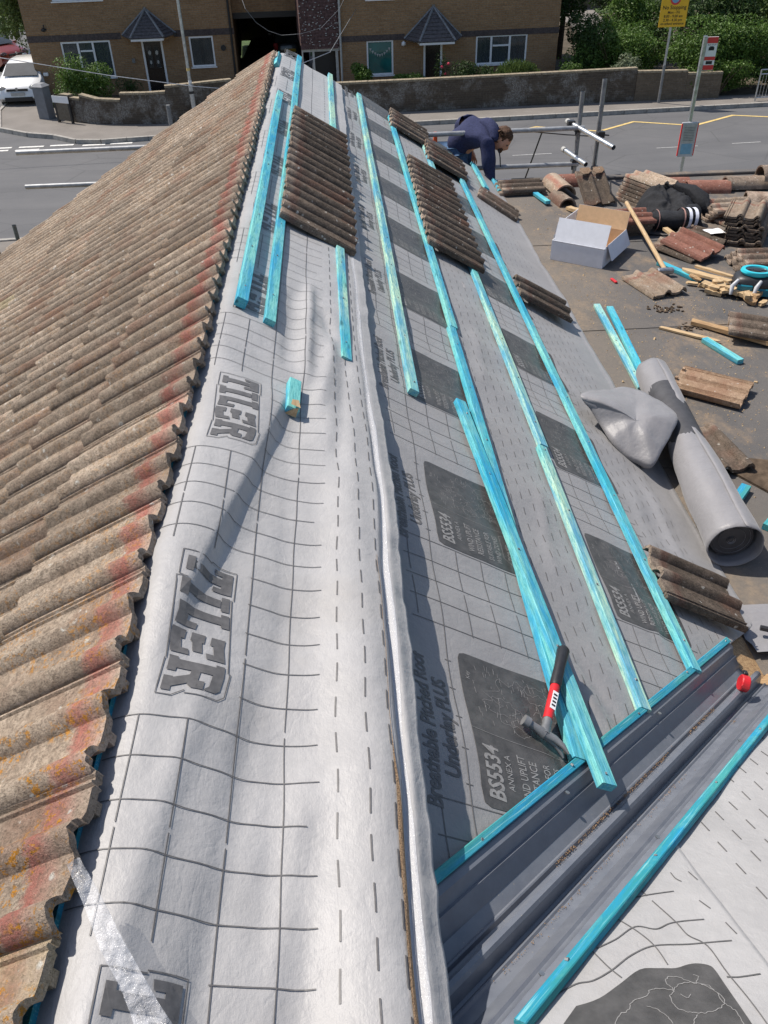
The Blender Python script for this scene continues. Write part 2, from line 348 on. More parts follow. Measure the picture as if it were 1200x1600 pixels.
M['hung'] = plain('plum_hung_tile', (.105, .062, .058), .9, .25, .4, 9, .006)
def leafm(name, a, b):
    k = N(name, .5, .35); oc = k.co('World'); n = k.noise(7, 2, .5, oc); n2 = k.noise(1.5, 3, .6, oc)
    c = k.mix(k.ramp(n, [(.3, 0.), (.7, 1.)]), a, b); c = k.mix(k.ramp(n2, [(.5, 0.), (.7, .35)]), c, tuple(v*1.5 for v in b))
    k.base(c); k.set(Subsurface_Weight=0.0, Transmission_Weight=0.0)
    tr = k.n('BsdfTranslucent'); k.t.links.new(c, tr.inputs[0]); mx = k.n('MixShader'); mx.inputs[0].default_value = .3
    k.t.links.new(k.b.outputs[0], mx.inputs[1]); k.t.links.new(tr.outputs[0], mx.inputs[2]); k.t.links.new(mx.outputs[0], k.t.nodes['Material Output'].inputs[0]); return k.m
M['leaf'] = leafm('green_leaf', (.05, .105, .018), (.12, .205, .036)); M['leaf_dark'] = leafm('dark_leaf', (.028, .06, .016), (.07, .12, .028)); M['leaf_light'] = leafm('light_leaf', (.075, .12, .03), (.15, .21, .06)); M['leaf_grey'] = leafm('silver_leaf', (.12, .15, .09), (.24, .28, .17))
M['bark'] = plain('bark', (.09, .065, .045), .95, .2, .4, 20, .01); M['pink'] = plain('pink_rose_petal', (.55, .05, .09), .7, .3, .2, 30, 0)
# ================================================================ street
ANG = R_(4.1); TA = math.tan(ANG)
def boxuv(o, swap=False):
    me = o.data; uv = me.uv_layers.new(name='UVMap'); 
    for p in me.polygons:
        n = p.normal; ax = max(range(3), key=lambda i: abs(n[i]))
        for li in p.loop_indices:
            c = me.vertices[me.loops[li].vertex_index].co
            a = (c.y, c.z) if ax == 0 else ((c.x, c.z) if ax == 1 else (c.x, c.y))
            uv.data[li].uv = (a[1], a[0]) if swap else a
    return o
def sheet_poly(name, pts, z, mat, kind='structure', label=None, thick=0, cat=None, group=None):
    m = MB()
    if thick: m.prism([(x, y, z-thick) for x, y in pts], (0, 0, thick))
    else: m.quad(*[(x, y, z) for x, y in pts]) if len(pts) == 4 else m.face([m.bm.verts.new((x, y, z)) for x, y in pts])
    o = m.obj(name, mat)
    if kind: o['kind'] = kind
    if label: tag(o, label, cat, group)
    return o
def ky(x): return 32.66 + (x-3.5)*.0717          # far kerb line
g = MB(); g.quad((-400, -400, -.16), (400, -400, -.16), (400, 600, -.16), (-400, 600, -.16)); g.obj('ground', M['grass'])['kind'] = 'structure'
sheet_poly('road', [(-200, ky(-200)-10.4), (200, ky(200)-10.4), (200, ky(200)), (-200, ky(-200))], -.008, M['asphalt'])
sheet_poly('side_road', [(-60, 26), (-4, 31), (-4, 34), (-10, 45), (-13.6, 62), (-60, 62)], -.020, M['asphalt'])
# far pavement with kerb face and near pavement
farpts = [(-5.36, ky(-5.36)-.02), (30, ky(30)), (60, ky(60)), (60, 40), (-2, 48), (-11.5, 48), (-13.2, 40), (-12.9, 37.2), (-11.9, 34.1), (-10.6, 33.1), (-9.6, 32.67), (-8.6, 31.85), (-7.7, 31.68), (-6.83, 31.83)]
sheet_poly('pavement', farpts, .10, M['pave'], thick=.25)
kpts = [(-13.2, 40.5), (-12.9, 37.2), (-11.95, 34.1), (-10.64, 33.1), (-9.6, 32.65), (-8.6, 31.8), (-7.7, 31.64), (-6.83, 31.78), (-5.36, 31.98), (3.5, 32.62), (14, 33.37), (28, 34.38), (60, 36.7)]
for a, b in zip(kpts, kpts[1:]):
    L_ = math.hypot(b[0]-a[0], b[1]-a[1]); n = max(1, round(L_/.915))
    if L_ > 15: n = 12
    for i in range(n):
        p = Vector((a[0]+(b[0]-a[0])*i/n, a[1]+(b[1]-a[1])*i/n, 0)); q = Vector((a[0]+(b[0]-a[0])*(i+1)/n, a[1]+(b[1]-a[1])*(i+1)/n, 0))
        d = (q-p); l = d.length; m = MB(); m.box((l/2, 0, .01), (l-.012, .13, .25)); o = m.obj('kerb_stone', M['kerb'], bevel=.008)
        o.matrix_world = beam_m(p, q, (0, 0, 1)); o['kind'] = 'structure'
near = [(-60, ky(-60)-10.4), (60, ky(60)-10.4), (60, ky(60)-12.8), (-60, ky(-60)-12.8)]
sheet_poly('near_pavement', near[::-1], .10, M['pave'], thick=.25)
m = MB()
for i in range(60):
    x0 = -26 + i*.915; p = Vector((x0, ky(x0)-10.36, .012)); m.box(p + Vector((.457, .033, 0)), (.9, .13, .25), Matrix.Rotation(ANG, 3, 'Z'))
m.obj('near_kerb', M['kerb'], bevel=.008)['kind'] = 'structure'
sheet_poly('driveway', [(-30, 9), (-3.6, 9), (-3.6, 20.0), (-30, 18.2)], .005, plain('pale_concrete', (.42, .37, .31), .9, .2, .12, 3, .002))
sheet_poly('verge_grass', [(-16, 19.35), (-8.4, 19.85), (-8.6, 20.5), (-16, 20.1)], .12, M['grass'])
# road markings
def stripe(pts, wd, z, mat, name, label, cat, group=None):
    m = MB(); pts = [Vector((x, y, 0)) for x, y in pts]; L_ = []; Rr = []
    for i, p in enumerate(pts):
        t = (pts[min(i+1, len(pts)-1)] - pts[max(i-1, 0)]).normalized(); nn = Vector((-t.y, t.x, 0))*wd/2
        L_.append(m.bm.verts.new(p+nn+Vector((0, 0, z)))); Rr.append(m.bm.verts.new(p-nn+Vector((0, 0, z))))
    for i in range(len(pts)-1): m.face([L_[i], Rr[i], Rr[i+1], L_[i+1]])
    return single(m, name, mat, label, cat, group)
stripe([(1.2, 31.95), (2.6, 30.75), (5.156, 31.33), (6.0, 30.6), (7.753, 31.69), (9.8, 30.72), (11.36, 31.91), (13.28, 31.01), (15.19, 32.32), (17.6, 31.4), (19.6, 32.6), (24, 31.6)], .15, .0, M['yellow_line'], 'zigzag_marking', 'yellow zigzag line painted along the far side of the road', 'road marking')
for j, (x0, x1, yy) in enumerate([(-11.3, -10.79, 31.5), (-10.54, -9.69, 31.52), (-9.48, -8.67, 31.59), (-8.33, -7.55, 31.47), (-7.38, -6.62, 31.55), (-11.5, -10.8, 31.12), (-10.55, -9.75, 31.1), (-9.41, -8.69, 31.03)]):
    row = 'farther' if j < 5 else 'nearer'; k = j+1 if j < 5 else j-4
    stripe([(x0, yy), (x1, yy+.03)], .17, .0, M['white_line'], 'give_way_dash', 'white give way dash, %s from the left in the %s row' % (['first', 'second', 'third', 'fourth', 'fifth'][k-1], row), 'road marking', 'give way dashes across the side road')
for j, (x0, x1, yy) in enumerate([(6.2, 7.5, 28.0), (11.0, 12.4, 28.22), (13.6, 14.6, 28.42), (15.6, 16.8, 28.6)]):
    stripe([(x0, yy), (x1, yy+.07)], .07, .0, M['worn_line'], 'centre_line_dash', ['worn white centre dash nearest the scaffold corner', 'worn white centre dash just right of the bus timetable case', 'worn white centre dash second right of the bus timetable case', 'worn white centre dash at the right edge of the road'][j], 'road marking', 'worn centre line dashes')
# ---------------------------------------------------------------- houses
def wall_open(m, W, H, ops, y=0, rev=.10, z0=0):
    xs = sorted({0, W, *[o[0] for o in ops], *[o[1] for o in ops]}); zs = sorted({z0, H, *[o[2] for o in ops], *[o[3] for o in ops]})
    for a, b in zip(xs, xs[1:]):
        for c, d in zip(zs, zs[1:]):
            if any(o[0] <= a and b <= o[1] and o[2] <= c and d <= o[3] for o in ops): continue
            m.quad((a, y, c), (b, y, c), (b, y, d), (a, y, d))
    for o in ops:
        a, b, c, d = o
        m.quad((a, y, c), (a, y+rev, c), (a, y+rev, d), (a, y, d)); m.quad((b, y, c), (b, y, d), (b, y+rev, d), (b, y+rev, c))
        m.quad((a, y, d), (b, y, d), (b, y+rev, d), (a, y+rev, d)); m.quad((a, y, c), (a, y+rev, c), (b, y+rev, c), (b, y, c))
def window(parent, x0, x1, z0, z1, splits=(), y=.05, glassm='glass', transom=None, curtain=False):
    m = MB(); f = .065
    m.bb(x0, x1, y-.035, y+.035, z0, z0+f); m.bb(x0, x1, y-.035, y+.035, z1-f, z1)
    m.bb(x0, x0+f, y-.033, y+.033, z0+f, z1-f); m.bb(x1-f, x1, y-.033, y+.033, z0+f, z1-f)
    xs = [x0] + [x0+(x1-x0)*s for s in splits] + [x1]
    for s in xs[1:-1]: m.bb(s-f*.6, s+f*.6, y-.036, y+.031, z0+f, z1-f)
    if transom: a, b, zt = transom; m.bb(xs[a]+f, xs[b]-f*.6, y-.034, y+.03, zt-.03, zt+.03)
    m.bb(x0-.04, x1+.04, y-.12, y+.0, z0-.045, z0-.002)
    fr = m.obj('window', M['white'], parent)
    for a, b in zip(xs, xs[1:]):
        p = MB(); p.bb(a+.03, b-.03, y+.005, y+.012, z0+.03, z1-.03); p.obj('pane', M[glassm], fr)
        if curtain:
          for s_ in (0, 1):
            c = MB(); nseg = 10; P = []
            for zz in (z0+.06, z1-.06): P.append([(a+.04+(b-a-.08)*i/nseg*.42 + (0 if s_ else (b-a)*.52), y+.05+.012*math.sin(i*2.1), zz) for i in range(nseg+1)])
            c.grid(P); c.obj('curtain', M['curtain'], fr)
    return fr
def porch(parent, xc_, zt, zb, half, dep):
    m = MB(); ap = Vector((xc_, .02, zt)); n = 9
    # half pyramid roof in overlapping courses
    c = [Vector((xc_-half, .0, zb)), Vector((xc_-half*.62, -dep, zb)), Vector((xc_+half*.62, -dep, zb)), Vector((xc_+half, .0, zb))]
    for a, b in zip(c, c[1:]):
        nn = (b-a).cross(ap-a).normalized()*-1
        if nn.z < 0: nn = -nn
        for i in range(n):
            t0, t1 = i/n, (i+1)/n+.02; p0, p1 = a.lerp(ap, t0), b.lerp(ap, t0); q0, q1 = a.lerp(ap, min(1, t1)), b.lerp(ap, min(1, t1))
            u = nn*.035; m.face([m.bm.verts.new(v) for v in (p0+u, p1+u, q1+u*.2, q0+u*.2)]); m.face([m.bm.verts.new(v) for v in (p0, p1, p1+u, p0+u)])
    r = m.obj('porch_roof', M['roofgrey'], parent)
    m = MB(); m.face([m.bm.verts.new(v+Vector((0, 0, -.01))) for v in c]); m.bb(xc_-half*.6, xc_+half*.6, -dep+.01, -.02, zb-.09, zb-.015); m.obj('soffit', M['white'], r)
    m = MB()
    for v in c: m.tube([v+Vector((0, 0, .03)), ap+Vector((0, -.03, .03))], .05, 6)
    m.tube([ap+Vector((0, -.05, .0)), ap+Vector((0, -.05, .09))], .06, 6); m.obj('hip_tile', M['galv_dark'], r)
    return r
def door(parent, x0, x1, z1, mat, panes=True):
    m = MB(); m.bb(x0-.08, x0, .0, .08, 0.02, z1+.08); m.bb(x1, x1+.08, .0, .08, .02, z1+.08); m.bb(x0, x1, .0, .08, z1, z1+.08); fr = m.obj('door_frame', M['white'], parent)
    m = MB(); m.bb(x0+.003, x1-.003, .04, .08, .02, z1-.003)
    w_ = x1-x0
    for a in (.14, .56):
        m.bb(x0+w_*a, x0+w_*(a+.30), .028, .041, .25, .75)
    m.box((x0+w_*.5, .03, .95), (.26, .02, .05))
    d = m.obj('door', mat, parent)
    if panes:
        for a in (.14, .56):
            q = MB(); q.bb(x0+w_*a, x0+w_*(a+.28), .028, .042, 1.0, 1.8); q.obj('pane', M['glass'], d)
            q = MB(); q.ball((x0+w_*(a+.14), .025, 1.55), .07, 1, (1, .2, 1.4)); q.obj('leaded_motif', M['curtain'], d); q = MB(); q.ball((x0+w_*(a+.14), .025, 1.2), .05, 1, (1, .2, 1.6)); q.obj('leaded_motif', M['curtain'], d)
    q = MB(); q.tube([(x1-.1, .02, 1.0), (x1-.1, -.02, 1.0), (x1-.22, -.02, 1.0)], .014, 6); q.obj('handle', M['steel'], d)
    return d
# left house
Hx, Hy = -11.75, 39.27
hl = thing('brick_house', 'yellow brown brick house on the left with a black front door and grey porch roof', 'house', (Hx, Hy, .08), (0, 0, ANG))
X = lambda wx: (wx-Hx)/math.cos(ANG)
opsL = [(X(-10.5), X(-8.52), .72, 2.08), (X(-7.28), X(-6.42), .02, 2.04), (X(-5.33), X(-4.34), .95, 2.08), (X(-10.45), X(-8.5), 3.5, 4.6), (X(-5.4), X(-4.2), 3.5, 4.6)]
m = MB(); wl = X(-3.45); wall_open(m, wl, 5.2, opsL); m.quad((0, 0, 0), (0, 0, 5.2), (0, 9, 5.2), (0, 9, 0)); m.quad((wl, 0, 0), (wl, 9, 0), (wl, 9, 5.2), (wl, 0, 5.2)); m.quad((0, 9, 0), (wl, 9, 0), (wl, 9, 5.2), (0, 9, 5.2))
boxuv(m.obj('wall', M['brick'], hl, recalc=False))
m = MB(); m.quad((.01, .16, .01), (wl-.01, .16, .01), (wl-.01, .16, 5.1), (.01, .16, 5.1)); m.obj('dark_interior', M['black'], hl)
m = MB()
for a, b in ((0, X(-8.05)), (X(-5.9), wl)): m = MB(); m.bb(a-.012, b+.012, -.014, .012, 2.10, 2.33); boxuv(m.obj('soldier_course', M['brick_band'], hl), True)
window(hl, opsL[0][0], opsL[0][1], .72, 2.08, (.34, .64), transom=(1, 2, 1.72), curtain=True); window(hl, opsL[2][0], opsL[2][1], .95, 2.08, curtain=True); window(hl, opsL[3][0], opsL[3][1], 3.5, 4.6, (.5,)); window(hl, opsL[4][0], opsL[4][1], 3.5, 4.6)
door(hl, X(-7.28)+.08, X(-6.42)-.08, 1.96, M['blackgloss']); porch(hl, X(-6.9), 3.1, 2.2, 1.08, 1.0)
m = MB(); m.tube([(wl-.12, -.06, 0), (wl-.12, -.06, 5.2)], .045, 8); m.obj('downpipe', M['black'], hl)
m = MB(); m.ball((X(-11.0), -.12, 2.55), .10, 1, (1.2, 1, .8)); m.tube([(X(-11.0), -.1, 2.55), (X(-11.0), .0, 2.7)], .02, 6); m.obj('wall_lamp', M['black'], hl)
m = MB(); m.tube([(X(-3.95), -.02, 1.62), (X(-3.95), -.05, 1.62)], .11, 14); m.obj('house_number_plaque', M['black'], hl)
m = MB(); m.box((X(-5.85), -.1, 2.2), (.12, .16, .12)); m.obj('porch_lamp', M['black'], hl)
m = MB(); m.box((X(-7.7), -.03, 1.3), (.12, .06, .16)); m.obj('letter_plate', M['galv_dark'], hl)
m = MB(); m.prism([(-.3, -.35, 5.2), (-.3, 4.5, 7.4), (-.3, 9.35, 5.2)], (wl+3.6, 0, 0)); m.obj('roof', M['roofgrey'], hl)
# passage between the houses (upper storey bridges it)
px1 = X(-.62)
m = MB(); m.bb(wl+.004, px1, .9, 9, 2.75, 5.19); boxuv(m.obj('passage_upper_wall', M['brick'], hl))
m = MB(); m.bb(wl+.01, px1, .86, .9, 2.55, 2.76); m.obj('passage_beam', M['black'], hl)
m = MB(); m.bb(wl+.01, px1+.1, 14.0, 14.2, 0, 5.2); m.bb(px1, px1+.1, 2.2, 13.99, 0, 5.19); m.bb(wl+.004, px1-.01, 9.01, 13.98, 2.75, 2.9); m.bb(wl-.1, wl+.03, 9.005, 13.99, 0, 2.9); boxuv(m.obj('passage_light_block', M['brick_band'], hl))  # dark back, side and ceiling walls added to keep the passage dark
sheet_poly('passage_floor', [(-3.9, 39.9), (-.5, 40.1), (-.5, 60), (-3.9, 60)], .108, M['pave'])
# right house
Rx, Ry = .90, 37.56
hr = thing('brick_house', 'yellow brown brick house behind the long garden wall, with a plum tile hung bay', 'house', (Rx, Ry, .08), (0, 0, ANG))
X = lambda wx: (wx-Rx)/math.cos(ANG)
opsR = [(X(1.97), X(3.05), .75, 2.0), (X(4.28), X(5.05), .02, 2.0), (X(6.43), X(8.56), .95, 2.0), (X(2.0), X(3.1), 3.4, 4.5), (X(6.4), X(8.5), 3.4, 4.5)]
m = MB(); wr = X(9.84); wall_open(m, wr, 5.2, opsR); m.quad((0, 0, 0), (0, 0, 5.2), (0, 9, 5.2), (0, 9, 0)); m.quad((wr, 0, 0), (wr, 9, 0), (wr, 9, 5.2), (wr, 0, 5.2)); m.quad((0, 9, 0), (wr, 9, 0), (wr, 9, 5.2), (0, 9, 5.2))
boxuv(m.obj('wall', M['brick'], hr, recalc=False))
m = MB(); m.quad((.01, .16, .01), (wr-.01, .16, .01), (wr-.01, .16, 5.1), (.01, .16, 5.1)); m.obj('dark_interior', M['black'], hr)
m = MB()
for a, b in ((0.02, X(3.5)), (X(5.8), wr)): m = MB(); m.bb(a, b+.012, -.014, .012, 1.98, 2.19); boxuv(m.obj('soldier_course', M['brick_band'], hr), True)
wn = window(hr, opsR[0][0], opsR[0][1], .75, 2.0, glassm='glass_teal')
m = MB()
for i in range(9):
    t = i/8; xx = opsR[0][0]+.16+.76*t; zz = 1.72-.22*math.sin(math.pi*t); m.prism([(xx-.045, .04, zz), (xx+.045, .04, zz), (xx, .04, zz-.11)], (0, .008, 0))
m.obj('bunting', M['curtain'], wn)
window(hr, opsR[2][0], opsR[2][1], .95, 2.0, (.30, .66), transom=(1, 2, 1.62), curtain=True); window(hr, opsR[3][0], opsR[3][1], 3.4, 4.5); window(hr, opsR[4][0], opsR[4][1], 3.4, 4.5, (.5,))
door(hr, X(4.28)+.08, X(5.05)-.08, 1.92, M['blackgloss'], False); porch(hr, X(4.66), 3.05, 1.98, 1.16, 1.0)
m = MB(); m.ball((X(3.45), -.1, 1.85), .1, 1); m.obj('porch_lamp', M['white'], hr)
m = MB(); m.prism([(-2, -.35, 5.2), (-2, 4.5, 7.4), (-2, 9.35, 5.2)], (wr+2.3, 0, 0)); m.obj('roof', M['roofgrey'], hr)
# tile hung bay
bx0, bx1 = X(-.62), -.02
m = MB(); m.bb(bx0, bx1, -.05, 3, 1.85, 5.19); bay = m.obj('bay', M['hung'], hr)
m = MB()
for r in range(30):
    z = 1.80 + r*.112
    for c in range(9):
        a = bx0 - .02 + (c + (.5 if r % 2 else 0))*.165; b = min(a+.160, bx1+.02)
        if b-a < .03: continue
        m.box(((a+b)/2, -.075-.006*random.random(), z+.075), (b-a, .016, .16), Matrix.Rotation(R_(-12), 3, 'X'))
tag(m.obj('hung_tile', M['hung'], bay), kind='stuff')
m = MB()
for i in range(170): m.box((random.uniform(bx0, bx1), -.108, random.uniform(1.9, 4.9)), (random.uniform(.02, .07), .01, random.uniform(.015, .03)))
tag(m.obj('lichen_fleck', M['curtain'], bay), kind='stuff')
m = MB(); m.tube([(bx1+.05, -.14, .3), (bx1+.05, -.14, 5.2)], .04, 8); m.obj('downpipe', M['curtain'], hr)
m = MB(); m.bb(bx0, bx0+.05, -.03, .03, 0, 1.85); m.bb(bx0+.42, bx0+.50, -.03, .03, 0, 1.85); m.bb(bx1-.16, bx1-.06, -.03, .03, 0, 1.85); m.bb(bx0, bx1, -.02, .02, 1.70, 1.84); m.obj('bay_post', M['curtain'], bay)
m = MB(); m.bb(bx0+.5, bx1-.1, .3, .33, 0, 1.7); m.obj('recess_shade', M['black'], bay)  # black board standing in for the shade inside the opening
# ---------------------------------------------------------------- garden walls
def garden_wall(label, path, heights, mat, thick=.22, nseg=None, name='garden_wall'):
    root = thing(name, label, 'wall', (path[0][0], path[0][1], .1))
    m = MB(); cop = MB()
    for (a, b, (h0, h1)) in zip(path, path[1:], heights):
        A_ = Vector((a[0], a[1], 0)); B_ = Vector((b[0], b[1], 0)); t = (B_-A_).normalized(); n = Vector((-t.y, t.x, 0))*thick
        e = t*.004; A1 = A_+e; B1 = B_-e
        m.prism([A1, B1, B1+Vector((0, 0, h1)), A1+Vector((0, 0, h0))], n)
        L_ = (B1-A1).length; k = max(1, int(L_/.23))
        for i in range(k):
            u0, u1 = i/k, (i+1)/k; p = A1.lerp(B1, u0); q = A1.lerp(B1, u1-.012/max(L_, .1)*0.9); z0_ = h0+(h1-h0)*u0; z1_ = h0+(h1-h0)*u1
            cop.prism([p-n*.1+Vector((0, 0, z0_+.001)), q-n*.1+Vector((0, 0, z1_+.001)), q-n*.1+Vector((0, 0, z1_+.07)), p-n*.1+Vector((0, 0, z0_+.07))], n*1.2)
    off = Vector((path[0][0], path[0][1], 0))
    for mb, nm, mt in ((m, 'brickwork', mat), (cop, 'coping_brick', plain('coping', (.26, .22, .16), .9, .2, .35, 9, .004))):
        bmesh.ops.translate(mb.bm, vec=-off, verts=mb.bm.verts); o = mb.obj(nm, mt, root); 
        if nm == 'brickwork':
            me = o.data; uv = me.uv_layers.new(name='UVMap')
            for p in me.polygons:
                tt = Vector((-p.normal.y, p.normal.x, 0)); 
                if tt.length < .1: tt = Vector((1, 0, 0))
                for li in p.loop_indices:
                    c = me.vertices[me.loops[li].vertex_index].co; uv.data[li].uv = (c.dot(tt.normalized()), c.z)
        else: o['kind'] = 'stuff'
    return root
garden_wall('long brick garden wall coloured dark for shade, in front of the right hand house', [(.2, 34.28), (4, 34.42), (8, 34.66), (12.2, 34.75)], [(1.02, 1.03), (1.03, 1.05), (1.05, 1.1)], M['brick_wall'])
garden_wall('paler brick garden wall under the overgrown hedge at the right', [(12.21, 34.76), (14.2, 34.78), (15.6, 34.82)], [(.98, .95), (.85, .85)], M['brick_wall2'])
garden_wall('curved stepped brick garden wall of the left hand house', [(-9.75, 34.98), (-9.35, 34.72), (-8.9, 34.45), (-8.2, 34.15), (-7.3, 33.95), (-6.3, 33.86), (-5.6, 33.86), (-4.8, 33.98), (-4.0, 34.2), (-3.2, 34.5)],
            [(.86, .86), (.78, .78), (.92, .80), (.80, .78), (1.0, 1.0), (1.0, 1.02), (1.2, 1.22), (1.22, 1.24), (1.24, 1.24)], M['brick_wall'])
# soil beds behind the walls
sheet_poly('garden_bed', [(-9.6, 35.3), (-7.3, 34.3), (-3.2, 34.9), (-3.6, 39.8), (-11.5, 39.2)], .125, M['soil'])
sheet_poly('garden_lawn', [(.3, 34.55), (12.2, 35.0), (30, 35.6), (30, 60), (9.9, 60), (9.9, 38.2), (.3, 37.6)], .125, M['soil'])
# street name sign, cabinet, bollard
r = thing('street_name_sign', 'low white street name sign on two dark posts at the wall end', 'sign', (-9.9, 34.75, .1), (0, 0, R_(-28)))
m = MB(); m.bb(-.04, .04, -.04, .04, 0, .95); m.obj('post', M['black'], r); m = MB(); m.bb(.62, .70, -.04, .04, 0, .95); m.obj('post', M['black'], r)
m = MB(); m.bb(-.05, .71, -.065, -.042, .70, .93); m.obj('sign_plate', M['white'], r)
m = MB(); m.bb(.04, .62, -.03, -.01, .1, .68); m.obj('backing_board', M['brick_wall2'], r)
r = thing('brick_pier', 'grey rendered gate pier beside the white hatchback', 'pier', (-10.55, 35.55, .1), (0, 0, R_(-20)))
m = MB(); m.bb(-.22, .22, -.22, .22, 0, 1.12); m.obj('shaft', plain('grey_render', (.20, .205, .215), .85, .3, .12, 6, .003), r)
m = MB(); m.box((0, 0, 1.17), (.5, .5, .1), taper=.55); m.obj('cap', plain('grey_render_cap', (.27, .275, .285), .85, .3, .12, 6, .003), r)
m = MB(); m.tube([(-5.33, 32.45, .1), (-5.33, 32.45, 1.0)], .075, 12); m.tube([(-5.33, 32.45, .86), (-5.33, 32.45, .9)], .08, 12); single(m, 'bollard', M['galv_dark'], 'dark grey bollard at the kerb just past the tiled roof edge', 'bollard')
# lamp column
r = thing('lamp_post', 'tall grey street lamp column in front of the left hand house', 'lamp post', (-4.63, 33.75, .1))
m = MB(); m.tube([(0, 0, 0), (0, 0, 1.3)], .085, 12); m.obj('base_sleeve', M['galv'], r); m = MB(); m.tube([(0, 0, 1.3), (-.02, 0, 7.5)], .06, 12, r1=.045); m.obj('column', M['galv'], r)
m = MB(); m.tube([(-.02, 0, 7.45), (-.1, -.5, 7.6), (-.1, -1.1, 7.65)], .03, 8); m.box((-.1, -1.3, 7.65), (.2, .55, .12)); m.obj('lantern', M['galv'], r)
for z, c in ((1.0, 'black'), (1.75, 'yellow_line'), (1.35, 'white')): m = MB(); m.tube([(0, 0, z), (0, 0, z+.09)], .0875 if z < 1.3 else .063, 12); m.obj('sticker', M[c], r)
# warning pole with yellow sign
def text_mesh(s, size=1.0, ext=0, bold=0.0, shear=0.0, sx=1.0, align='LEFT', res=3, sp=1.0):
    cu = bpy.data.curves.new('t', 'FONT'); cu.body = s; cu.size = size; cu.extrude = ext; cu.offset = bold; cu.shear = shear
    cu.align_x = align; cu.resolution_u = res; cu.space_character = sp
    o = bpy.data.objects.new('t', cu); COL.objects.link(o); dg = bpy.context.evaluated_depsgraph_get()
    me = bpy.data.meshes.new_from_object(o.evaluated_get(dg)); bpy.data.objects.remove(o); bpy.data.curves.remove(cu)
    for v in me.vertices: v.co.x *= sx
    return me
def put_text(parent, s, size, M_, mat, name='lettering', sx=1.0, bold=.0, align='CENTER'):
    me = text_mesh(s, size, 0, bold, 0, sx, align); me.materials.clear(); me.materials.append(mat)
    me.transform(M_); return link(bpy.data.objects.new(name, me), parent)
FRONT = lambda x, y, z: basis((x, y, z), (1, 0, 0), (0, 0, 1), (0, -1, 0))   # text facing -Y
r = thing('no_stopping_sign', 'yellow no stopping plate on a tall grey pole at the far pavement', 'sign', (13.04, 34.3, .1))
m = MB(); m.tube([(0, 0, 0), (0, 0, 3.6)], .045, 10); m.obj('pole', M['galv'], r)
m = MB(); m.tube([(0, 0, 0), (0, 0, 1.3)], .052, 10); m.obj('lower_sleeve', M['galv_dark'], r)
m = MB(); m.box((0, -.06, 3.13), (1.0, .015, 1.15)); pl = m.obj('sign_plate', M['signyellow'], r, bevel=.004)
for s, z, sz in (('No Stopping', 3.12, .17), ('Mon - Fri', 2.98, .12), ('8.00 - 9.00 am', 2.86, .12), ('2.30 - 4.30 pm', 2.74, .12), ('on school entrance', 2.63, .11)): put_text(pl, s, sz, FRONT(0, -.071, z), M['letters'], bold=.002)
m = MB(); m.tube([(0, -.066, 3.45), (0, -.072, 3.45)], .20, 24); m.obj('roundel', M['signred'], pl); m = MB(); m.tube([(0, -.07, 3.45), (0, -.076, 3.45)], .14, 24); m.obj('roundel_centre', M['signblue'], pl)
# bus stop
r = thing('bus_stop_post', 'bus stop pole with red and white flag and a pale timetable case', 'bus stop', (9.84, 23.05, .1))
m = MB(); m.tube([(0, 0, 0), (0, 0, 3.82)], .055, 12); m.obj('pole', M['galv'], r)
m = MB(); m.bb(.06, .34, -.012, .012, 3.05, 3.8); fl = m.obj('flag', M['white'], r, bevel=.004)
for z0, z1, c in ((3.66, 3.795, 'signred'), (3.06, 3.17, 'signred'), (3.28, 3.36, 'signred')): m = MB(); m.bb(.065, .335, -.0165, .0165, z0, z1); m.obj('flag_panel', M[c], fl)
m = MB(); m.bb(.13, .27, -.0165, -.012, 3.50, 3.57); m.bb(.155, .245, -.0165, -.012, 3.57, 3.59); m.obj('bus_symbol', M['letters'], fl)
put_text(fl, 'BUS STOP', .05, FRONT(.2, -.0135, 3.61), M['letters']); m = MB(); m.bb(.12, .28, -.0165, -.012, 3.19, 3.26); m.obj('flag_strip', M['letters'], fl)
m = MB(); m.box((0, -.07, 1.42), (.44, .05, .86)); cs = m.obj('timetable_case', M['greyplastic'], r, bevel=.01)
m = MB(); m.bb(-.225, -.2, -.098, -.06, 1.02, 1.82); m.bb(.2, .225, -.098, -.06, 1.02, 1.82); m.obj('case_edge', M['signred'], cs)
m = MB(); m.bb(-.17, .17, -.1, -.096, 1.34, 1.8); m.obj('timetable', M['curtain'], cs); m = MB(); m.bb(-.15, .14, -.1, -.096, 1.06, 1.32); m.obj('poster', M['signblue'], cs)
m = MB(); [m.bb(-.14, .14, -.103, -.1, 1.40+i*.04, 1.415+i*.04) for i in range(9)]; m.obj('timetable_lines', M['galv_dark'], cs)
# guard rail at the right
r = thing('guard_rail', 'grey pedestrian guard rail at the right end of the far pavement', 'railing', (16.7, 34.0, .1), (0, 0, ANG))
m = MB(); m.tube([(0, 0, 0), (0, 0, 1.08)], .028, 8); m.obj('post', M['galv'], r); m = MB(); m.tube([(1.95, 0, 0), (1.95, 0, 1.08)], .028, 8); m.obj('post', M['galv'], r)
for z in (1.08, .93, .12): m = MB(); m.tube([(0, 0, z), (1.95, 0, z)], .02, 8); m.obj('rail', M['galv'], r)
for i in range(1, 15): m = MB(); m.tube([(i*.13, 0, .12), (i*.13, 0, .93)], .009, 6); m.obj('bar', M['galv'], r)
